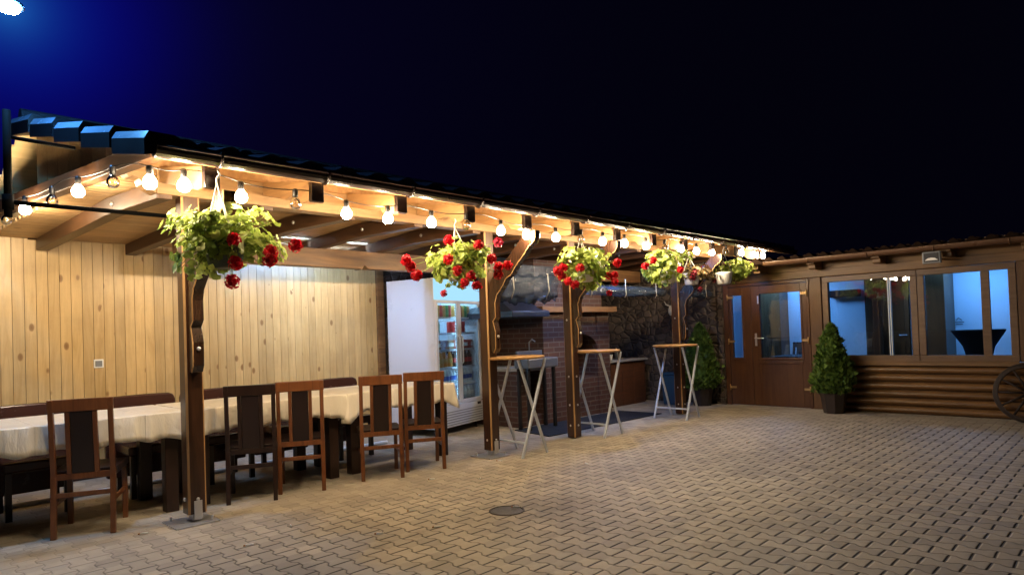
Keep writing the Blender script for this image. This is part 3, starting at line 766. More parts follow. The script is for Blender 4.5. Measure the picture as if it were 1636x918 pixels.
mb = MB(); mb.box(W_-.14,W_-.06,-.041,-.0352,.345,.38); fpart(mb,'display',M['black'],gr)
for a in (.06,W_-.06):
    for b in (.06,D_-.06):
        mb = MB(); mb.lathe([(.025,0),(.025,.03),(.015,.035),(.015,.10)],(a,b,0),10); fpart(mb,'foot',M['black'])
for s in range(2):
    a0, a1 = (.002, W_/2-.003) if s == 0 else (W_/2+.003, W_-.002)
    mb = MB(); w=.045
    mb.box(a0,a1,-.035,-.002,.402,.452); mb.box(a0,a1,-.035,-.002,1.80,1.843); mb.box(a0,a0+w,-.035,-.002,.4521,1.7999); mb.box(a1-w,a1,-.035,-.002,.4521,1.7999)
    d = fpart(mb,'door',M['white'],bevel=.004)
    mb = MB(); mb.box(a0+w,a1-w,-.022,-.016,.452,1.80); fpart(mb,'door_glass',M['fglass'],d)
    hx = a1-.028 if s == 0 else a0+.028
    mb = MB(); mb.tube([(hx,-.037,.95),(hx,-.065,.98),(hx,-.065,1.32),(hx,-.037,1.35)],.010,8); fpart(mb,'handle',M['white'],d)
SH = (.45,.66,.90,1.15,1.38,1.60)
for z in SH[1:]:
    mb = MB()
    mb.box(.035,W_-.035,.05,.062,z-.012,z+.014)
    for i in range(16): mb.bar((.06+i*.0655,.062,z-.004),(.06+i*.0655,D_-.06,z-.004),.006,.006)
    fpart(mb,'shelf',M['white'])
for a in (.036, W_/2):
    mb = MB(); mb.box(a-.006,a+.006,.012,.026,.47,1.82); fpart(mb,'light_strip',M['fled'])
mb = MB(); mb.box(.05,W_-.05,.10,.60,2.085,2.105); fpart(mb,'light_strip',emit('fridge_top_led',(.45,.80,1.0),22))
# bottles, cans and packs: one object each, standing on the shelves
frM = Matrix.Translation((5.56,6.90,0)) @ Matrix.Rotation(R(15),4,'Z')
def bottle_proto(name, h, r, body, cap, lab, label, cat, group):
    mb = MB(); mb.lathe([(r*.92,0),(r,.01),(r,h*.58),(r*.85,h*.68),(r*.38,h*.86),(r*.34,h*.95)],(0,0,0),12,0)
    o = mb.build(name,[M[body]]); tag(o,label,cat,group)
    mb = MB(); mb.lathe([(r*.42,h*.945),(r*.42,h)],(0,0,0),10); mb.build('cap',[M[cap]],o)
    if lab: mb = MB(); mb.lathe([(r*1.02,h*.24),(r*1.02,h*.52)],(0,0,0),12,0,caps=False); mb.build('wrapper',[M[lab]],o)
    return o
def can_proto(name, h, r, body, label, group):
    mb = MB(); mb.lathe([(r*.85,0),(r,.008),(r,h-.010),(r*.85,h-.001),(r*.8,h)],(0,0,0),12,0)
    o = mb.build(name,[M[body]]); tag(o,label,'can',group)
    mb = MB(); mb.lathe([(r*.78,h+.0005),(r*.80,h+.003)],(0,0,0),12); mb.build('lid',[M['steel']],o)
    return o
def pack_proto(body, label, group):
    mb = MB(); mb.box(-.085,.085,-.09,.09,0,.125); o = mb.build('snack_pack',[M[body]],bevel=.008); tag(o,label,'pack',group)
    mb = MB(); mb.box(-.084,.084,-.0915,-.0902,.035,.085); mb.build('band',[M['wplastic']],o); return o
def fill(proto, spots, z):
    for i,(a,b) in enumerate(spots):
        o = proto if i == 0 and not proto.get('placed') else copy_tree(proto)
        proto['placed'] = 1
        o.location = frM @ Vector((a,b,z+.016)); o.rotation_euler = (0,0,R(15)+random.uniform(-.5,.5))
def row(a0, a1, n, b): return [(a0+(a1-a0)*i/max(1,n-1), b+random.uniform(-.01,.01)) for i in range(n)]
fill(bottle_proto('glass_bottle',.18,.034,'clear_bottle','blue_cap','wplastic','small clear glass bottle on the bottom shelf of the drinks fridge','bottle','clear bottles on the bottom fridge shelf'), row(.09,.50,6,.11)+row(.60,1.01,6,.11)+row(.60,1.01,6,.24), .438)
fill(bottle_proto('water_bottle',.215,.036,'clear_bottle','wplastic','blue_cap','clear water bottle on the second lowest shelf of the drinks fridge','bottle','clear bottles on the second lowest fridge shelf'), row(.09,.50,6,.11)+row(.60,1.01,6,.11)+row(.60,1.01,5,.24), .66)
fill(bottle_proto('cola_bottle',.225,.042,'cola_liquid','red_label','red_label','dark soda bottle with red wrapper behind the right door of the drinks fridge','bottle','dark soda bottles in the fridge'), row(.61,1.0,5,.11)+row(.61,1.0,5,.23), .90)
fill(bottle_proto('soda_bottle',.225,.042,'orange_soda','wplastic','can_gold','orange soda bottle on the third shelf, left side of the drinks fridge','bottle','orange soda bottles in the fridge'), row(.27,.50,3,.11)+row(.27,.50,3,.23), .90)
fill(bottle_proto('mineral_bottle',.225,.040,'clear_bottle','blue_cap','blue_cap','clear bottle beside the orange soda on the left of the drinks fridge','bottle','clear bottles beside the orange soda'), row(.08,.19,2,.11), .90)
fill(pack_proto('pack_brown','brown snack pack on the middle fridge shelf, left side','brown packs in the fridge'), row(.13,.46,2,.15)+[(.295,.15)], 1.15)
fill(pack_proto('pack_red','orange red snack pack on the middle fridge shelf, right side','red packs in the fridge'), row(.63,.99,3,.15), 1.15)
fill(bottle_proto('green_bottle',.195,.032,'green_bottle','wplastic','can_green','green glass bottle on the second highest fridge shelf','bottle','green bottles in the fridge'), row(.08,.24,3,.11)+row(.08,.24,3,.19), 1.38)
fill(can_proto('drink_can',.155,.038,'can_red','red can on the second highest fridge shelf','red cans in the fridge'), row(.62,.84,4,.11)+row(.62,.84,4,.19), 1.38)
fill(can_proto('drink_can',.165,.036,'can_gold','gold can on the top shelf of the drinks fridge','gold cans on the top fridge shelf'), [(.09,.11),(.23,.11),(.37,.11),(.63,.11),(.84,.11),(.98,.11)], 1.60)
fill(can_proto('drink_can',.165,.036,'can_green','green can on the top shelf of the drinks fridge','green cans on the top fridge shelf'), [(.16,.11),(.44,.11),(.70,.11),(.91,.11)], 1.60)
fill(can_proto('drink_can',.165,.036,'can_red','red can on the top shelf of the drinks fridge','red cans on the top fridge shelf'), [(.30,.11),(.51,.11),(.77,.11),(1.02,.19)], 1.60)

# ------------------------------------------------------------------ bar tables
def make_bar_table(label):
    t = empty('bar_table', (0,0,0), label, 'bar table', 'folding bar tables in a row under the eave')
    mb = MB(); mb.lathe([(.0001,1.070),(.325,1.070),(.333,1.078),(.333,1.092),(.325,1.10),(.0001,1.10)],(0,0,0),40,caps=False); mb.build('top', M['bartop'], t)
    yo, yi = .27, .235
    for s,y in ((1,yo),(-1,yo)):
        mb = MB(); mb.bar((-.22,s*y,0),(.20,s*y,1.068),.026,.026); mb.build('leg', M['tubewht'], t, bevel=.003)
    for s,y in ((1,yi),(-1,yi)):
        mb = MB(); mb.bar((.22,s*y,0),(-.20,s*y,1.068),.026,.026); mb.build('leg', M['tubewht'], t, bevel=.003)
    mb = MB(); mb.bar((-.157,-yo+.014,.16),(-.157,yo-.014,.16),.022,.022); mb.build('crossbar', M['tubewht'], t, bevel=.003)
    return t
b0 = make_bar_table('folding bar table nearest the drinks fridge'); b0.location = (5.36,5.21,0)
for x,y,l in ((6.92,5.27,'folding bar table standing between the other two'),(8.79,5.18,'folding bar table nearest the cabin door')):
    c = copy_tree(b0); c.location = (x,y,0); c['label'] = l

# ------------------------------------------------------------------ barbecue corner
bq = empty('brick_barbecue', (7.5,6.8,0), 'red brick barbecue fireplace with wooden mantel and dark metal hood', 'barbecue')
mb = MB()
mb.box(7.24,7.76,6.45,7.9,0,1.64)                     # main pillar
mb.box(8.62,8.95,6.50,7.9,0,1.64); mb.box(7.7601,8.6199,7.3,7.9,0,1.64); mb.box(7.7601,8.6199,6.52,7.2999,0,.62); mb.box(7.7601,8.6199,6.52,7.2999,1.32,1.64)
mb.box(6.75,7.2399,6.52,7.9,.0,.16); mb.box(6.75,6.92,6.52,7.9,.1601,.80); mb.box(6.9201,7.2399,7.2,7.9,.1601,.80); mb.box(6.75,7.2399,7.55,7.9,.8601,2.5)
mb.build('brickwork', M['brick'], bq, bevel=.004)
mb = MB()                                            # arch over the opening
arc = [(7.77+.42-.42*math.cos(math.pi*i/10), 1.06+.25*math.sin(math.pi*i/10)) for i in range(11)]
mb.prism(arc+[(8.61,1.318),(7.77,1.318)], lambda a,b,t:(a,t,b), 6.50, 6.60); mb.build('arch', M['brick'], bq)
mb = MB(); mb.box(7.15,9.0,6.36,6.72,1.645,1.735); mb.build('mantel_shelf', M['mantel'], bq, bevel=.008)
mb = MB(); mb.box(7.25,8.9,6.6,7.9,1.74,2.45); mb.build('chimney_breast', M['brick'], bq)
mb = MB(); mb.box(6.72,7.2399,6.42,7.54,.805,.86); mb.build('worktop', M['concrete'], bq, bevel=.006)
mb = MB(); hv = [(6.45,6.30,1.58),(7.235,6.30,1.58),(7.235,7.5,1.58),(6.45,7.5,1.58),(6.45,6.30,1.66),(7.235,6.30,1.66),(7.235,7.5,1.66),(6.45,7.5,1.66),(6.80,6.95,1.90),(7.20,6.95,1.90),(7.20,7.5,1.90),(6.80,7.5,1.90)]
mb.add(hv, [(3,2,1,0),(0,1,5,4),(1,2,6,5),(2,3,7,6),(3,0,4,7),(4,5,9,8),(5,6,10,9),(6,7,11,10),(7,4,8,11),(8,9,10,11)]); mb.build('hood', M['hood'], bq, bevel=.006)
mb = MB(); mb.box(6.85,7.18,7.0,7.45,1.9005,2.5); mb.build('flue', M['hood'], bq)
sink = empty('white_sink', (6.95,6.3,.85), 'white sink unit standing against the barbecue behind the first bar table', 'sink')
mb = MB(); mb.box(6.55,7.18,6.12,6.40,.86,1.00); mb.build('basin', M['enamel'], sink, bevel=.02)
mb = MB(); mb.box(6.60,7.13,6.38,6.415,1.0,1.10); mb.build('splashback', M['enamel'], sink, bevel=.006)
for a in (6.60,7.13):
    mb = MB(); mb.box(a-.02,a+.02,6.16,6.20,0,.859); mb.build('leg', M['black'], sink)
    mb = MB(); mb.box(a-.02,a+.02,6.34,6.38,0,.859); mb.build('leg', M['black'], sink)
mb = MB(); mb.tube([(6.86,6.385,1.08),(6.86,6.385,1.22),(6.86,6.33,1.26),(6.86,6.27,1.23)], .010, 8); mb.build('tap', M['grey'], sink)
ct = empty('bar_counter', (9.8,7.0,0), 'dark wooden bar counter beside the stone wall', 'counter')
mb = MB(); mb.box(9.0,10.40,6.80,7.4,0,.775); mb.build('front_panel', M['counter'], ct)
mb = MB()
for i in range(5): mb.box(9.0+i*.35,9.015+i*.35,6.785,6.798,.02,.76)
mb.build('batten', M['counter'], ct)
mb = MB(); mb.box(8.97,10.46,6.74,7.46,.778,.815); mb.build('counter_top', M['concrete'], ct, bevel=.006)
for (x,y,l) in ((9.18,6.88,'white cup on the bar counter, left one of two'),(9.52,6.90,'white cup on the bar counter, right one of two')):
    mb = MB(); mb.lathe([(.026,0),(.036,.10),(.033,.10),(.024,.006),(.0001,.006)],(x,y,.816),14,caps=False); c = mb.build('cup', M['wplastic'], off=(x,y,.816)); tag(c,l,'cup','white cups on the counter')
for (x,y,h,l) in ((9.9,7.2,.26,'dark bottle at the back of the bar counter, taller'),(10.05,7.15,.20,'clear bottle at the back of the bar counter, shorter')):
    mb = MB(); mb.lathe([(.034,0),(.036,.01),(.036,h*.6),(.014,h*.8),(.013,h)],(x,y,.816),14); c = mb.build('glass_bottle', M['cola_liquid' if h>.23 else 'clear_bottle'], off=(x,y,.816)); tag(c,l,'bottle')
mb = MB(); mb.prism([(6.40,5.66),(9.05,5.62),(9.02,6.42),(6.55,6.43)], lambda a,b,t:(a,b,t), .002, .014); tag(mb.build('floor_mat', M['mat'], off=(7.7,6.0,0)), 'large black rubber mat on the floor before the brick barbecue', 'mat')
bn = empty('waste_bin', (10.3,6.15,0), 'blue plastic bin with white sticker by the stone wall', 'bin')
mb = MB(); mb.prism([(10.16,6.02),(10.44,6.02),(10.44,6.30),(10.16,6.30)], lambda a,b,t:(10.3+(a-10.3)*(1 if t>.3 else .85),6.16+(b-6.16)*(1 if t>.3 else .85),t), .002,.52); mb.build('body', M['bin'], bn, bevel=.02)
mb = MB(); mb.box(10.15,10.45,6.01,6.31,.522,.56); mb.build('lid', M['bin'], bn, bevel=.015)
mb = MB(); mb.add([(10.27,6.028,.20),(10.34,6.028,.20),(10.34,6.020,.30),(10.305,6.018,.33),(10.27,6.020,.30)], [(0,1,2,3,4)]); mb.build('sticker', M['wplastic'], bn)
orn = empty('wall_ornament', (10.68,6.35,1.72), 'pale carved ornament hanging on the stone wall', 'ornament')
mb = MB(); mb.tube([(10.68,6.22,1.84),(10.67,6.26,1.78),(10.67,6.35,1.74),(10.67,6.44,1.78),(10.68,6.48,1.84)], [.006,.014,.018,.014,.006], 8); mb.build('horns', M['rope'], orn)
mb = MB(); mb.ball((10.67,6.35,1.66), .03,.05,.085,10,7); mb.build('skull', M['rope'], orn)

# rolled clear curtains with straps
def curtain(x0, x1, zc, r, y, label, seed, drape=0):
    rnd = random.Random(seed)
    root = empty('rolled_curtain', ((x0+x1)/2, y, zc), label, 'curtain', 'clear curtains rolled up between the posts')
    mb = MB(); nx = 40; na = 26 if drape else 14; vs = []; fs = []
    for i in range(nx+1):
        x = x0+(x1-x0)*i/nx
        sag = -.04*math.sin(math.pi*i/nx)*(1 if drape else .3)
        for k in range(na):
            a = 2*math.pi*k/na
            rr = r*(1+.16*math.sin(3*a+i*.35+seed)+.10*math.sin(5*a-i*.8)+.08*rnd.uniform(-1,1))
            if drape:
                rr = r*(1+.22*math.sin(7*a+i*.25+seed)+.14*math.sin(4*a-i*.7)+.10*rnd.uniform(-1,1))
            vs.append((x, y+rr*math.cos(a)*(.62 if drape else 1), zc+sag+rr*math.sin(a)*(1.45 if drape else 1)))
    for i in range(nx):
        for k in range(na): fs.append((i*na+k, i*na+(k+1)%na, (i+1)*na+(k+1)%na, (i+1)*na+k))
    mb.add(vs, fs, 0, True); mb.build('roll', M['pvc'], root)
    mb = MB(); vs = []; fs = []; nz = 6                 # short run of sheet above the roll
    for i in range(nx+1):
        for j in range(nz+1):
            z = zc+r*.5 + ((2.20 if drape else zc+r*.5+.05)-zc-r*.5)*j/nz
            vs.append((x0+(x1-x0)*i/nx, y+.02+.03*math.sin(i*.9+j*.6+seed)*(1-j/nz)+.015*math.sin(i*2.3), z))
    for i in range(nx):
        for j in range(nz): fs.append((i*(nz+1)+j,(i+1)*(nz+1)+j,(i+1)*(nz+1)+j+1,i*(nz+1)+j+1))
    mb.add(vs, fs, 0, True); mb.build('sheet', M['pvc'], root)
    n = max(2, int((x1-x0)/.62))
    for i in range(n):
        x = x0+(x1-x0)*(i+.6)/n; mb = MB()
        mb.tube([(x,y-r-.012,zc+.16),(x-.008,y-r*1.25,zc+.06),(x+.01,y-r*1.2,zc-.05),(x+.03,y-r*.5,zc-r*1.55),(x+.06,y-r*.3,zc-r*1.3)], .006, 6)
        mb.build('strap', M['rope'], root)
curtain(5.20, 6.46, 1.93, .10, 5.53, 'loosely rolled clear curtain between the second and third post', 3, 1)
curtain(6.66, 9.10, 1.915, .06, 5.53, 'tightly rolled clear curtain between the third and fourth post', 5)
curtain(9.32, 10.62, 1.915, .055, 5.53, 'short rolled clear curtain between the last post and the cabin', 8)

# ------------------------------------------------------------------ hanging geraniums
def leaf(mb, c, n, s, rnd, mi=0):
    n = Vector(n).normalized(); t = n.orthogonal().normalized(); b = n.cross(t)
    a0 = rnd.uniform(0,6.28); K = 9; vs = [Vector(c)-n*s*.12]
    for k in range(K):
        a = a0+2*math.pi*k/K
        rr = s*(1 if k % 2 else .84)*(.35 if k == 0 else 1)
        vs.append(Vector(c)+(t*math.cos(a)+b*math.sin(a))*rr + n*s*rnd.uniform(-.10,.14))
    mb.add(vs, [(0,1+k,1+(k+1)%K) for k in range(K)], mi, False)
def basket(c, rx, rz, hook, heads, label, seed, leafmat='ger', petal='red', nleaf=520, potz=None, potx=0, lump=(), potmat='wplastic'):
    rnd = random.Random(seed); c = Vector(c)
    root = empty('hanging_geranium', tuple(c), label, 'hanging plant', 'geraniums hanging along the eave')
    pz = c.z - rz*.35 if potz is None else potz
    mb = MB(); mb.lathe([(.085,-.09),(.10,-.085),(.135,.07),(.142,.085),(.135,.085),(.125,.06),(.0001,.055)], (c.x+potx,c.y,pz), 20, caps=False); mb.lathe([(.0001,-.09),(.086,-.09)],(c.x+potx,c.y,pz),20,caps=False)
    pot = mb.build('pot', M[potmat], root)
    mb = MB()
    for k in range(3):
        a = 2*math.pi*k/3+seed
        mb.tube([(c.x+potx+.13*math.cos(a),c.y+.13*math.sin(a),pz+.08),(hook[0],hook[1],hook[2]-.05)], .0045, 6)
    mb.build('hanger', M['rope'], root)
    mb = MB(); mb.tube([(hook[0],hook[1],hook[2]-.055),(hook[0],hook[1],hook[2]-.02),(hook[0]+.022,hook[1],hook[2]+.012),(hook[0],hook[1],hook[2]+.04),(hook[0]-.024,hook[1],hook[2]+.012)], .0075, 8); mb.build('hook', M['rope'], root)
    mb = MB(); st = MB()
    blobs = [(rnd.gauss(0,.45),rnd.gauss(0,.45),rnd.gauss(0,.45),rnd.uniform(.30,.55)) for _ in range(8)] + [(*l,.5) for l in lump]
    for i in range(nleaf):
        if rnd.random() < .72:
            bx,by,bz,br = rnd.choice(blobs); d = Vector((rnd.gauss(0,1),rnd.gauss(0,1),rnd.gauss(0,1))).normalized()*br*rnd.uniform(.7,1.0)
            p = Vector((bx,by,bz))*.75 + d
        else:
            p = Vector((rnd.gauss(0,1),rnd.gauss(0,1),rnd.gauss(0,1))).normalized()*rnd.uniform(.4,1.0)
        q = c + Vector((p.x*rx, p.y*rx, p.z*rz*.95))
        n = Vector((p.x,p.y,p.z*.6+.45))+Vector((rnd.gauss(0,.4),rnd.gauss(0,.4),rnd.gauss(0,.3)))
        leaf(mb, q, n, rnd.uniform(.023,.046), rnd)
        if i % 4 == 0:
            o = c + Vector((p.x*rx*.2, p.y*rx*.2, -rz*.15)); st.tube([o, o.lerp(q,.55)+Vector((0,0,.03)), q], .0025, 4, 0, False)
    mb.build('leaves', M[leafmat], root); st.build('stems', M[leafmat], root)
    for j, hd in enumerate(heads):
        x,y,z = hd[:3]; r = hd[3] if len(hd) > 3 else .047; pm = hd[4] if len(hd) > 4 else petal
        mb = MB(); hc = Vector((x,y,z))
        for k in range(60):
            d = Vector((rnd.gauss(0,1),rnd.gauss(0,1),rnd.gauss(0,1)+.25)).normalized()
            leaf5(mb, hc+d*r*rnd.uniform(.72,1.0), d+Vector((rnd.gauss(0,.3),rnd.gauss(0,.3),rnd.gauss(0,.3))), r*.30, rnd)
        mb.ball(tuple(hc), r*.66, n=8, m=6)
        fo = mb.build('flower_head', M[pm], root)
        o = c + (hc-c)*.35; mb = MB(); mb.tube([o, o.lerp(hc,.6)+Vector((0,0,.03)), hc], .0028, 5, 0, False); mb.build('flower_stem', M[leafmat], fo)
    return root
def leaf5(mb, c, n, s, rnd):
    n = Vector(n).normalized(); t = n.orthogonal().normalized(); b = n.cross(t); a0 = rnd.uniform(0,6.28)
    vs = [Vector(c)] + [Vector(c)+(t*math.cos(a0+2*math.pi*k/6)+b*math.sin(a0+2*math.pi*k/6))*s*(1.15 if k%2 else .75)+n*s*rnd.uniform(0,.35) for k in range(6)]
    mb.add(vs, [(0,1+k,1+(k+1)%6) for k in range(6)], 0, False)
PY = 4.66
def near(l, y=4.40): return [(x, y+random.uniform(-.06,.06), z) for x,z in l]
basket((1.83,4.50,2.075), .345, .27, (1.79,4.50,2.50), near([(1.79,2.03),(1.79,1.88),(2.02,1.965),(2.17,2.01),(1.74,1.755),(1.98,1.90)], 4.19), 'geranium basket at the first post, mostly leaves with a few red blooms', 11, nleaf=800, potz=1.96, potmat='potgreen', lump=((.9,0,.55),(-.9,0,.3),(-.7,.1,-.8)))
basket((4.08,PY,2.05), .33, .25, (4.04,PY,2.42), near([(3.77,2.20),(4.10,2.18),(3.76,2.03),(4.24,2.06),(3.80,1.93),(4.02,1.90),(4.40,2.0),(4.51,2.02),(4.37,1.92),(3.30,2.0),(3.34,1.95),(3.35,1.87),(3.91,1.82),(4.04,1.80)])+[(3.68,4.42,1.73,.03),(4.35,4.40,2.22,.045,'pink')], 'fullest hanging geranium, ringed with red blooms, in front of the fridge', 12, nleaf=620, lump=((-.8,0,.0),(.6,0,.3),(-.6,0,-.7)))
basket((5.97,PY,2.10), .34, .26, (5.93,PY,2.47), near([(5.13,1.98),(5.19,1.93),(5.26,2.02),(5.54,2.03),(5.39,1.89),(5.55,1.86),(6.26,2.13),(6.33,2.12),(6.18,1.98),(6.28,1.99),(6.18,1.90)])+[(6.12,4.42,1.78,.035)], 'hanging geranium between the second and third post with red blooms both sides', 13, nleaf=620, lump=((-.8,0,.5),(.5,0,-.4)))
basket((7.74,PY,2.15), .32, .25, (7.84,PY,2.50), near([(6.98,2.19),(6.80,2.11),(7.61,2.10)]), 'hanging geranium with pale pot and one red bloom in the middle of its leaves', 14, nleaf=600, potz=2.05, potx=.05)
basket((9.0,4.98,2.14), .26, .17, (8.95,4.98,2.47), [(x,4.85+random.uniform(-.1,.1),z) for x,z in [(8.74,2.13),(8.85,2.08),(9.07,2.13),(9.13,1.92),(9.40,2.30),(8.96,2.18),(9.27,2.25),(9.33,2.06)]], 'dark red leaved geranium hanging in shade farther under the roof', 15, 'gerr', 'dred', 320)
basket((9.72,PY,2.20), .30, .20, (9.42,PY,2.53), [], 'hanging plant without blooms in a white pot, nearest the cabin', 16, nleaf=560, potz=2.08, potx=-.32, lump=((.5,0,-.3),(.9,0,-.1)))

# ------------------------------------------------------------------ potted thujas
def thuja(cx, cy, h, rad, label, seed):
    rnd = random.Random(seed)
    root = empty('potted_thuja', (cx,cy,0), label, 'potted shrub', 'thujas flanking the door')
    mb = MB(); n = 8; vs = []; rs = ((.13,.001),(.165,.28),(.175,.30),(.16,.30),(.15,.27))
    for r,z in rs:
        for k in range(n):
            a = 2*math.pi*(k+.5)/n; vs.append((cx+r*1.12*math.cos(a), cy+r*1.12*math.sin(a), z))
    fs = [(i*n+k,i*n+(k+1)%n,(i+1)*n+(k+1)%n,(i+1)*n+k) for i in range(4) for k in range(n)] + [tuple(range(n-1,-1,-1))]
    mb.add(vs, fs); mb.build('pot', M['pot'], root)
    mb = MB(); mb.lathe([(.155,.26),(.0001,.275)],(cx,cy,0),12,caps=False); mb.build('soil', M['soil'], root)
    mb = MB(); mb.tube([(cx,cy,.26),(cx,cy,h*.8)], [.025,.008], 8); mb.build('trunk', M['wheelw'], root)
    mb = MB(); z0 = .30
    def prof(t): return rad*(1-t)**.62*(.62+.38*min(1,t/.18))*1.12
    # inner dark body
    mb.lathe([(prof(t)*.66, z0+(h-z0)*t) for t in (0.02,.1,.2,.35,.5,.65,.8,.92)] , (cx,cy,0), 12)
    for i in range(2600):
        t = rnd.random()**1.15; a = rnd.uniform(0,6.28)
        r = prof(t)*(rnd.uniform(.70,1.04) + (rnd.uniform(0,.30) if rnd.random() < .16 else 0) + .09*math.sin(a*5+t*31+seed) + .10*math.sin(a*3+t*9+seed) + .07*math.sin(a*7-t*17))
        p = Vector((cx+r*math.cos(a), cy+r*math.sin(a), z0+(h-z0)*t*.985))
        d = Vector((math.cos(a)*.55, math.sin(a)*.55, 1.0)) + Vector((rnd.gauss(0,.28),rnd.gauss(0,.28),rnd.gauss(0,.2)))
        d.normalize(); s = d.cross(Vector((math.cos(a+rnd.gauss(0,.9)),math.sin(a+rnd.gauss(0,.9)),0))).normalized()
        L = rnd.uniform(.045,.105); w = L*.30
        vs = [p-d*L*.4, p+s*w*.8, p+s*w+d*L*.35, p+d*L*.22, p+d*L*.75, p+d*L*.22-s*.004, p-s*w+d*L*.35, p-s*w*.8]
        mb.add(vs, [(0,1,2,3),(0,3,4),(0,4,5),(0,5,6,7)])
    mb.build('crown', M['thuja'], root)
thuja(10.36,3.47,1.34,.285,'conical potted thuja right of the door, under the window', 21)
thuja(10.36,5.62,1.42,.31,'potted thuja left of the door, partly behind the last bar table', 22)

# ------------------------------------------------------------------ log cabin
cab = empty('log_cabin', (10.7,3.0,0), 'brown timber cabin with log siding, glazed door and lit windows', 'building')
X0, X1 = BX, BX+.14
# log siding below the windows: half-round logs
YB0, YB1 = -2.5, 3.86
def logs(y0,y1):
    mb = MB(); z = .0; hts = (.115,)*6
    for i,h in enumerate(hts):
        pr = [(X0+.02, z+.004)] + [(X0 - .045*math.sin(math.pi*k/8)**.7 + .02*0, z+.006+(h-.012)*k/8) for k in range(9)] + [(X0+.02, z+h-.004)]
        mb.prism(pr, lambda a,b,t:(a,t,b), y0, y1); z += h
    return mb
mb = logs(YB0, YB1-.16); mb.build('log_siding', M['log'], cab)
mb = MB(); mb.box(X0+.021,X1,YB0,YB1-.16,0,.735); mb.build('wall_core', M['cabin'], cab)
mb = MB(); mb.box(X0-.05,X0+.02,YB0,3.70,.694,.745); mb.build('sill_board', M['cabinx'], cab, bevel=.006)
mb = MB(); mb.box(X0-.01,X1,3.70,3.88,0,2.06); mb.build('corner_post', M['cabin'], cab, bevel=.006)
mb = MB(); mb.box(X0-.008,X1,.2,1.26,.75,2.06); mb.build('wall_panel', M['cabin'], cab)
mb = MB(); mb.box(X0-.03,X1+.0,YB0,5.33,2.062,2.185); mb.build('head_beam', M['cabinx'], cab, bevel=.008)
mb = MB(); mb.box(X0+.01,X1,YB0,5.33,2.187,2.42); mb.build('frieze_board', M['cabinx'], cab)
mb = MB(); mb.box(X0+.0,X1,YB0,.1999,.75,2.06); mb.build('wall_panel', M['cabin'], cab)
def window(y0,y1,panes,name='window'):
    mb = MB(); w=.085; z0,z1=.757,2.055; d0,d1 = X0-.02,X0+.07
    mb.box(d0,d1,y0,y1,z0,z0+w); mb.box(d0,d1,y0,y1,z1-w,z1); mb.box(d0,d1,y0,y0+w,z0+w+.0002,z1-w-.0002); mb.box(d0,d1,y1-w,y1,z0+w+.0002,z1-w-.0002)
    wi = mb.build(name, M['frame'], cab, bevel=.006)
    mb = MB(); mb.box(X0+.018,X0+.026,y0+w-.01,y1-w+.01,z0+w-.01,z1-w+.01); mb.build('pane', M['pane'], wi)
    for (a,b,mat) in panes:
        mb = MB(); mb.box(X0-.004,X0+.050,a,b,z0+w+.0004,z1-w-.0004); mb.build('mullion', M[mat], wi, bevel=.003)
    return wi
w1 = window(2.395,3.68,[(2.735,2.748,'wplastic'),(2.765,2.776,'wplastic')])
w2 = window(1.265,2.39,[(1.555,1.65,'frame')])
mb = MB(); mb.box(X0-.05,X0-.021,1.27,3.68,.746,.765); mb.build('window_sill', M['cabinx'], cab, bevel=.004)
# door: two leaves
mb = MB(); mb.box(X0-.012,X1,5.24,5.325,0,2.055); mb.box(X0-.012,X1,3.885,3.925,0,2.055); mb.box(X0-.012,X1,3.9252,5.2398,2.005,2.055); mb.build('door_frame', M['door'], cab, bevel=.005)
def leaf_door(y0,y1,gy0,gy1,z0g,z1g):
    mb = MB(); a,b = X0+.005,X0+.055
    mb.box(a,b,y0,gy0,.008,2.0); mb.box(a,b,gy1,y1,.008,2.0); mb.box(a,b,gy0+.0002,gy1-.0002,.008,z0g); mb.box(a,b,gy0+.0002,gy1-.0002,z1g,2.0)
    d = mb.build('door', M['door'], cab, bevel=.004)
    mb = MB(); t=.03
    mb.box(a-.012,a-.001,gy0-t,gy1+t,z0g-t,z0g); mb.box(a-.012,a-.001,gy0-t,gy1+t,z1g,z1g+t); mb.box(a-.012,a-.001,gy0-t,gy0,z0g+.0002,z1g-.0002); mb.box(a-.012,a-.001,gy1,gy1+t,z0g+.0002,z1g-.0002)
    mb.box(a-.010,a-.001,y0+.09,y1-.09,.70,.745)
    mb.build('glazing_bead', M['door'], d, bevel=.003)
    mb = MB(); mb.box(X0+.028,X0+.034,gy0-.01,gy1+.01,z0g-.01,z1g+.01); mb.build('pane', M['pane'], d)
    return d
dl = leaf_door(4.845,5.235,5.0,5.18,.80,1.86); dr = leaf_door(3.93,4.84,4.03,4.69,.80,1.86)
mb = MB(); mb.box(X0-.008,X0+.004,4.755,4.79,1.0,1.21); mb.tube([(X0-.006,4.772,1.13),(X0-.05,4.772,1.13),(X0-.055,4.72,1.128),(X0-.05,4.62,1.125)], .010, 8); mb.build('handle', M['steel'], dr, bevel=.002)
for yy, d, sgn in ((5.245,dl,1),(3.915,dr,-1)):
    for z in (.30,1.08,1.83):
        mb = MB(); mb.tube([(X0-.022,yy,z-.05),(X0-.022,yy,z+.05)], .012, 8); mb.box(X0-.010,X0+.004,min(yy,yy-sgn*.10),max(yy,yy-sgn*.10),z-.018,z+.018)
        mb.build('hinge', M['brass'], d)
mb = MB(); mb.box(X0-.01,X0+.0045,4.70,4.725,1.70,1.83); mb.build('bolt', M['steel'], dr)
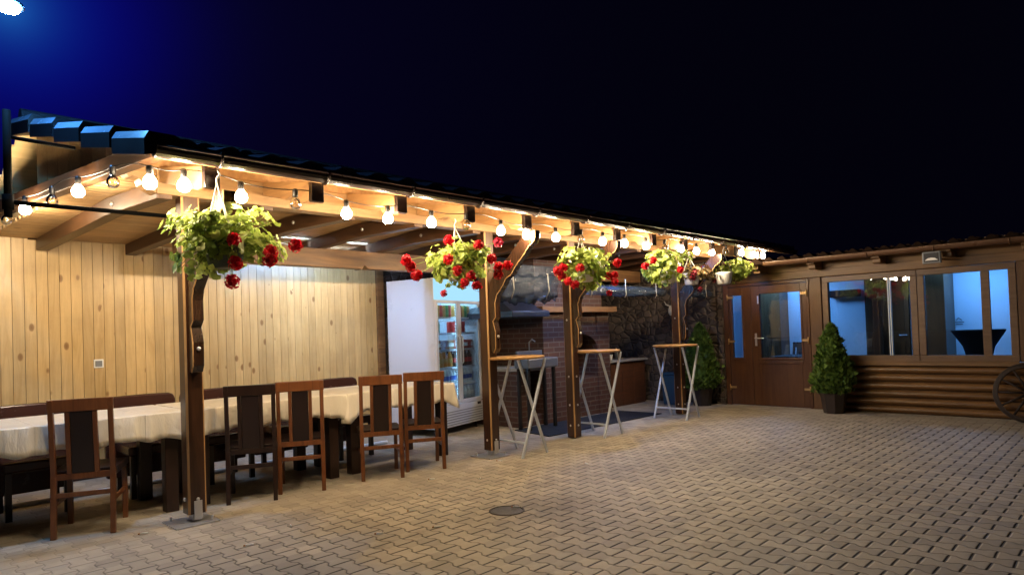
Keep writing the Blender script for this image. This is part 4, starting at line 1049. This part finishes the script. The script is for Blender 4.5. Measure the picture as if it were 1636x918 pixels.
# eave: rafters, gutter, tiles
for y in (4.58,3.72,2.82,1.96,1.10,.25):
    mb = MB(); pr = [(X0-.36,2.245),(X0-.30,2.235),(X0-.30,2.185),(X0-.22,2.175),(X0-.12,2.187),(X0+.01,2.187),(X0+.01,2.325),(X0-.36,2.297)]
    mb.prism(pr, lambda a,b,t:(a,t,b), y-.055, y+.055); mb.build('rafter', M['cabinx'], cab, bevel=.006)
mb = MB()
for i in range(4): mb.box(X0-.38+i*.098,X0-.285+i*.098,YB0,5.33,2.300+i*.008,2.316+i*.008)
mb.build('soffit_board', M['cabinx'], cab)
GZ = 2.325; GX = X0-.42
mb = MB(); pg = [(GX+.055*math.cos(math.pi+math.pi*i/8), GZ+.058*math.sin(math.pi+math.pi*i/8)) for i in range(9)] + [(GX+.047*math.cos(math.pi+math.pi*i/8), GZ+.004+.050*math.sin(math.pi+math.pi*i/8)) for i in range(8,-1,-1)]
mb.prism(pg, lambda a,b,t:(a,t,b), YB0, 4.4); gu = mb.build('gutter', M['bgutter'], cab)
mb = MB(); mb.tube([(GX-.055,YB0,GZ+.003),(GX-.055,4.4,GZ+.003)], .008, 6); mb.build('gutter_lip', M['bgutter'], gu)
for y in (3.72,2.9,2.08,1.26,.44):
    mb = MB(); mb.tube([(GX+.062*math.cos(a),y,GZ+.065*math.sin(a)) for a in [math.pi+math.pi*i/8 for i in range(9)]], .008, 6); mb.build('gutter_bracket', M['bgutter'], gu)
def cab_roof_z(x): return 2.325 + (x-(X0-.42))*.06
mb = MB(); wave=.205; res=8; nyy = int((5.3+2.5)/wave*res)
for c in range(7):
    xa = X0-.45 + c*.40; xb = xa+.43
    rows = []
    for xx,dz in ((xa,-.03),(xa,.03),(xb,.0)):
        rows.append([(xx, -2.5+i*wave/res, cab_roof_z(xx)+.020+dz+(.036*max(-.6,math.sin(2*math.pi*i/res)) if dz>-.02 else 0)) for i in range(nyy+1)])
    vs = [p for r in rows for p in r]; n = nyy+1
    mb.add(vs, [(r*n+i,(r+1)*n+i,(r+1)*n+i+1,r*n+i+1) for r in range(2) for i in range(nyy)])
mb.build('roof_tiles', M['tileb'], cab)
mb = MB(); mb.add([(X0-.36,-2.5,2.318),(13.3,-2.5,cab_roof_z(13.3)-.04),(13.3,5.33,cab_roof_z(13.3)-.04),(X0-.36,5.33,2.318)],[(0,1,2,3)]); mb.build('roof_deck', M['cabinx'], cab)
# the room behind the glass
RX = 13.0
mb = MB(); mb.box(RX,RX+.1,-2.5,6.6,0,2.34); mb.box(X1+.001,RX-.001,-2.6,-2.5,0,2.34); mb.box(X1+.001,RX-.001,6.6,6.7,0,2.34); mb.build('inner_wall', M['room'], cab)
mb = MB(); mb.box(X1+.001,RX-.001,-2.499,6.599,2.305,2.33); mb.build('inner_ceiling', M['room'], cab)
mb = MB(); mb.box(X1+.001,RX-.001,-2.499,6.599,.001,.012); mb.build('inner_floor', M['roomfloor'], cab)
idr = MB(); idr.box(RX-.06,RX-.002,3.30,3.73,.012,2.12); idr.box(RX-.10,RX-.061,3.34,3.69,.05,2.05); idr.build('inner_door', M['door'], cab, bevel=.006)
mb = MB(); mb.box(12.2,12.26,2.86,3.26,.012,2.12); idr2 = mb.build('inner_door', M['door'], cab, bevel=.006)
mb = MB(); mb.box(12.185,12.1995,2.93,3.19,1.15,2.0); mb.box(12.185,12.1995,2.93,3.19,.15,1.0); mb.build('inset', M['cabin'], idr2)
mb = MB(); mb.tube([(12.18,2.90,1.10),(12.14,2.90,1.10),(12.14,3.0,1.10)], .010, 8); mb.build('handle', M['steel'], idr2)
mb = MB(); mb.box(12.2,12.9,2.36,2.78,.012,2.2); mb.build('partition', M['cabin'], cab)
mb = MB(); mb.box(RX-.42,RX-.01,5.12,5.75,.012,2.0); mb.build('wardrobe', M['cabin'], cab, bevel=.006)
mb = MB(); mb.box(12.85,RX-.002,3.80,4.30,1.80,1.93); mb.build('wall_heater', M['black'], cab, bevel=.01)
mb = MB(); mb.box(RX-.08,RX-.002,1.0,1.52,.95,2.0); mb.build('picture_board', M['door'], cab)
mb = MB(); mb.box(X1+.30,X1+.34,4.0,4.05,.012,.80); mb.box(X1+.30,X1+1.1,3.95,4.75,.76,.80); mb.build('inner_table', M['tablew'], cab)
for (yy) in (5.0,2.0):
    mb = MB(); mb.box(12.0,12.5,yy-.5,yy+.5,2.28,2.304); mb.build('ceiling_panel', M['roomled'], cab)
ck = empty('cocktail_table', (11.95,1.90,.012), 'tall table in a black stretch cover seen through the right window', 'table')
mb = MB(); mb.lathe([(.30,.0),(.22,.15),(.14,.45),(.13,.60),(.20,.90),(.335,1.12),(.345,1.15),(.0001,1.152)],(11.95,1.90,.012),24,caps=False); mb.build('stretch_cover', M['black_stretch'], ck)
dc = empty('wall_decal', (RX-.004,2.32,1.3), 'small dark picture sign on the blue lit wall inside the right window', 'sign')
mb = MB()
mb.tube([(RX-.006,2.36,1.31),(RX-.006,2.33,1.35),(RX-.006,2.28,1.31)], .008, 6); mb.box(RX-.008,RX-.003,2.25,2.39,1.27,1.285); mb.box(RX-.008,RX-.003,2.27,2.37,1.235,1.25); mb.build('drawing', M['grey'], dc)

c = make_chair(M['chairblk'], (11.95,4.55,.012), R(60), 'dark chair inside the cabin, seen low through the door glass')
c['group'] = 'chairs inside the cabin'
# floodlight on the cabin
fl = empty('floodlight', (10.32,2.10,2.17), 'square unlit floodlight mounted under the cabin gutter', 'floodlight')
mb = MB(); mb.box(10.24,10.30,2.00,2.215,2.095,2.255); mb.build('housing', M['grey'], fl, bevel=.010)
mb = MB(); mb.box(10.236,10.2395,2.02,2.195,2.115,2.235); mb.build('glass_front', M['black'], fl)
mb = MB(); mb.add([(10.234,2.03,2.135),(10.234,2.185,2.135),(10.2345,2.15,2.165),(10.2345,2.107,2.172),(10.2345,2.065,2.165)],[(0,1,2,3,4)]); mb.build('reflector', plain('bright_reflector',(.85,.83,.78),.4,.1), fl)
mb = MB(); mb.box(10.301,10.67,2.09,2.125,2.16,2.185); mb.build('arm', M['grey'], fl)

# wagon wheel leaning on the cabin
ww = empty('wagon_wheel', (10.42,1.18,0), 'old wooden wagon wheel leaning against the log siding', 'wheel')
Rw = .385; tilt = R(14)
Mw = Matrix.Translation((10.40,1.16,0)) @ Matrix.Rotation(tilt,4,'Y') @ Matrix.Translation((0,0,Rw)) @ Matrix.Rotation(R(90),4,'Y')
mb = MB(); mb.lathe([(Rw-.055,-.022),(Rw-.006,-.022),(Rw-.006,.022),(Rw-.055,.022),(Rw-.055,-.022)],(0,0,0),40,caps=False,M=Mw); rim = mb.build('rim', M['wheelw'], ww)
mb = MB(); mb.lathe([(Rw-.0055,-.024),(Rw,-.024),(Rw,.024),(Rw-.0055,.024)],(0,0,0),40,caps=False,M=Mw); mb.build('tyre', M['iron'], rim)
for k in range(12):
    a = 2*math.pi*k/12; mb = MB(); mb.tube([tuple(Mw@Vector((.05*math.cos(a),.05*math.sin(a),0))), tuple(Mw@Vector(((Rw-.05)*math.cos(a),(Rw-.05)*math.sin(a),0)))], [.017,.013], 8); mb.build('spoke', M['wheelw'], ww)
mb = MB(); mb.lathe([(.0001,-.09),(.04,-.09),(.065,-.03),(.07,.0),(.065,.03),(.04,.09),(.0001,.09)],(0,0,0),18,caps=False,M=Mw); mb.build('hub', M['wheelw'], ww)

# ------------------------------------------------------------------ yard details
dr_ = empty('drain_cover', (3.57,3.62,0), 'dark round drain cover sunk in the paving', 'drain')
mb = MB(); mb.lathe([(.0001,.004),(.105,.004),(.12,.003),(.121,.001)],(3.57,3.62,0),28,caps=False); mb.build('lid', M['drain'], dr_)
mb = MB(); mb.lathe([(.122,.001),(.122,.006),(.138,.006),(.139,.001)],(3.57,3.62,0),28,caps=False); mb.build('ring', M['iron'], dr_)
butts = [(3.64,3.60),(1.52,5.30),(2.6,3.9),(3.1,4.2),(3.45,4.55),(4.2,4.6),(2.95,3.7),(4.6,4.35),(3.9,4.95),(7.3,3.4),(2.3,4.6),(5.3,4.2),(1.9,4.4),(4.9,5.05)]
bt0 = None
for i,(x,y) in enumerate(butts):
    if bt0 is None:
        mb = MB(); mb.tube([(-.028,0,.006),(.022,0,.006)], .0055, 6); mb.tube([(.0225,0,.006),(.036,0,.006)], .0057, 6, 1); bt0 = mb.build('cigarette_end',[M['wplastic'],M['pack_brown']]); o = bt0
    else: o = bt0.copy(); col.objects.link(o)
    o.location = (x,y,.004); o.rotation_euler = (0,0,random.uniform(0,3.1))
    tag(o,'cigarette end dropped on the paving','litter','cigarette ends on the paving')
bt0['label'] = 'cigarette end lying on the dark drain cover'; bt0.location = (3.65,3.60,.011)

# cold lamp on the corner pole, shining over the roof edge
LP = Vector((.805,5.47,3.70))
sl2 = empty('corner_lamp', (.60,5.62,0), 'bluish white lamp glowing on the pole above the roof corner', 'lamp')
mb = MB(); mb.tube([(.60,5.62,0),(.60,5.62,3.95)], .030, 10); mb.build('pole', M['flatblack'], sl2)
mb = MB(); mb.tube([(.60,5.62,3.9),(.70,5.57,3.86),(.80,5.52,3.80)], .016, 8); mb.build('arm', M['flatblack'], sl2)
mb = MB(); mb.ball((LP.x+.012,LP.y+.06,LP.z+.035), .10,.06,.05,14,8); mb.build('lamp_head', M['grey'], sl2)
mb = MB(); mb.ball((-.02,0,0), .098,.06,.050,18,10); Ml = Matrix.Translation(LP) @ Euler((0,R(22),R(-20))).to_matrix().to_4x4(); mb.v = [tuple(Ml@Vector(p)) for p in mb.v]; mb.build('lens', M['street'], sl2)

# ------------------------------------------------------------------ night sky
w = bpy.data.worlds.new('World'); scene.world = w; w.use_nodes = True
nt = w.node_tree; nt.nodes.clear()
out = nt.nodes.new('ShaderNodeOutputWorld'); bg = nt.nodes.new('ShaderNodeBackground'); nt.links.new(bg.outputs[0], out.inputs[0])
tc = nt.nodes.new('ShaderNodeTexCoord')
dot = nt.nodes.new('ShaderNodeVectorMath'); dot.operation = 'DOT_PRODUCT'
nrm = nt.nodes.new('ShaderNodeVectorMath'); nrm.operation = 'NORMALIZE'; nt.links.new(tc.outputs['Generated'], nrm.inputs[0])
nt.links.new(nrm.outputs[0], dot.inputs[0]); dot.inputs[1].default_value = (LP-Vector((0,0,1.37))).normalized()
ang = mth(nt,'ARCCOSINE', dot.outputs['Value'])
g1 = mth(nt,'EXPONENT', mth(nt,'MULTIPLY', mth(nt,'POWER', mth(nt,'DIVIDE', ang, R(8.0)), 2.0), -1.0))
g2 = mth(nt,'EXPONENT', mth(nt,'MULTIPLY', mth(nt,'DIVIDE', ang, R(1.3)), -1.0))
g3 = mth(nt,'EXPONENT', mth(nt,'MULTIPLY', mth(nt,'POWER', mth(nt,'DIVIDE', ang, R(28)), 2.0), -1.0))
c = mixc(nt, 1.0, (.0008,.0007,.0030), (0,0,0), 'ADD')
def addc(c, fac, colr):
    n = nt.nodes.new('ShaderNodeMix'); n.data_type='RGBA'; n.blend_type='ADD'
    nt.links.new(fac, n.inputs[0]); nt.links.new(c, n.inputs[6]); n.inputs[7].default_value=(*colr,1); return n.outputs[2]
c = addc(c, g1, (.0,.0003,.19)); c = addc(c, g2, (.012,.14,.30)); c = addc(c, g3, (.0010,.0004,.012))  # corner lamp's blue halo painted into the sky around its direction
sky = nt.nodes.new('ShaderNodeTexSky'); sky.sky_type = 'NISHITA'; sky.sun_disc = False; sky.sun_elevation = R(-6); sky.sun_rotation = R(10)
skm = nt.nodes.new('ShaderNodeMix'); skm.data_type='RGBA'; skm.blend_type='ADD'; skm.inputs[0].default_value = .001
nt.links.new(c, skm.inputs[6]); nt.links.new(sky.outputs[0], skm.inputs[7])
nt.links.new(skm.outputs[2], bg.inputs[0]); bg.inputs[1].default_value = 1.0

# ------------------------------------------------------------------ camera
cam = bpy.data.cameras.new('camera'); co = bpy.data.objects.new('camera', cam); col.objects.link(co)
f = 1048.61
cam.sensor_fit = 'HORIZONTAL'; cam.sensor_width = 36; cam.lens = f/1636*36
cam.shift_x = 0; cam.shift_y = 49.675/1636
cam.clip_start = .05; cam.clip_end = 400
yaw, pitch, roll = .7965860785, .0208592856, -.0353566129
fwd = Vector((math.sin(yaw)*math.cos(pitch), math.cos(yaw)*math.cos(pitch), math.sin(pitch)))
rt = Vector((math.cos(yaw), -math.sin(yaw), 0)); up = rt.cross(fwd)
r_ = rt*math.cos(roll) + up*math.sin(roll); u_ = -rt*math.sin(roll) + up*math.cos(roll)
mtx = Matrix((r_, u_, -fwd)).transposed().to_4x4(); mtx.translation = (0,0,1.37)
co.matrix_world = mtx
scene.camera = co

scene.render.engine = 'CYCLES'
scene.cycles.use_denoising = True
scene.cycles.use_light_tree = True
scene.cycles.sample_clamp_indirect = 6
scene.cycles.max_bounces = 8; scene.cycles.transparent_max_bounces = 12
scene.cycles.caustics_reflective = False; scene.cycles.caustics_refractive = False
scene.view_settings.view_transform = 'Standard'; scene.view_settings.look = 'None'; scene.view_settings.exposure = 0
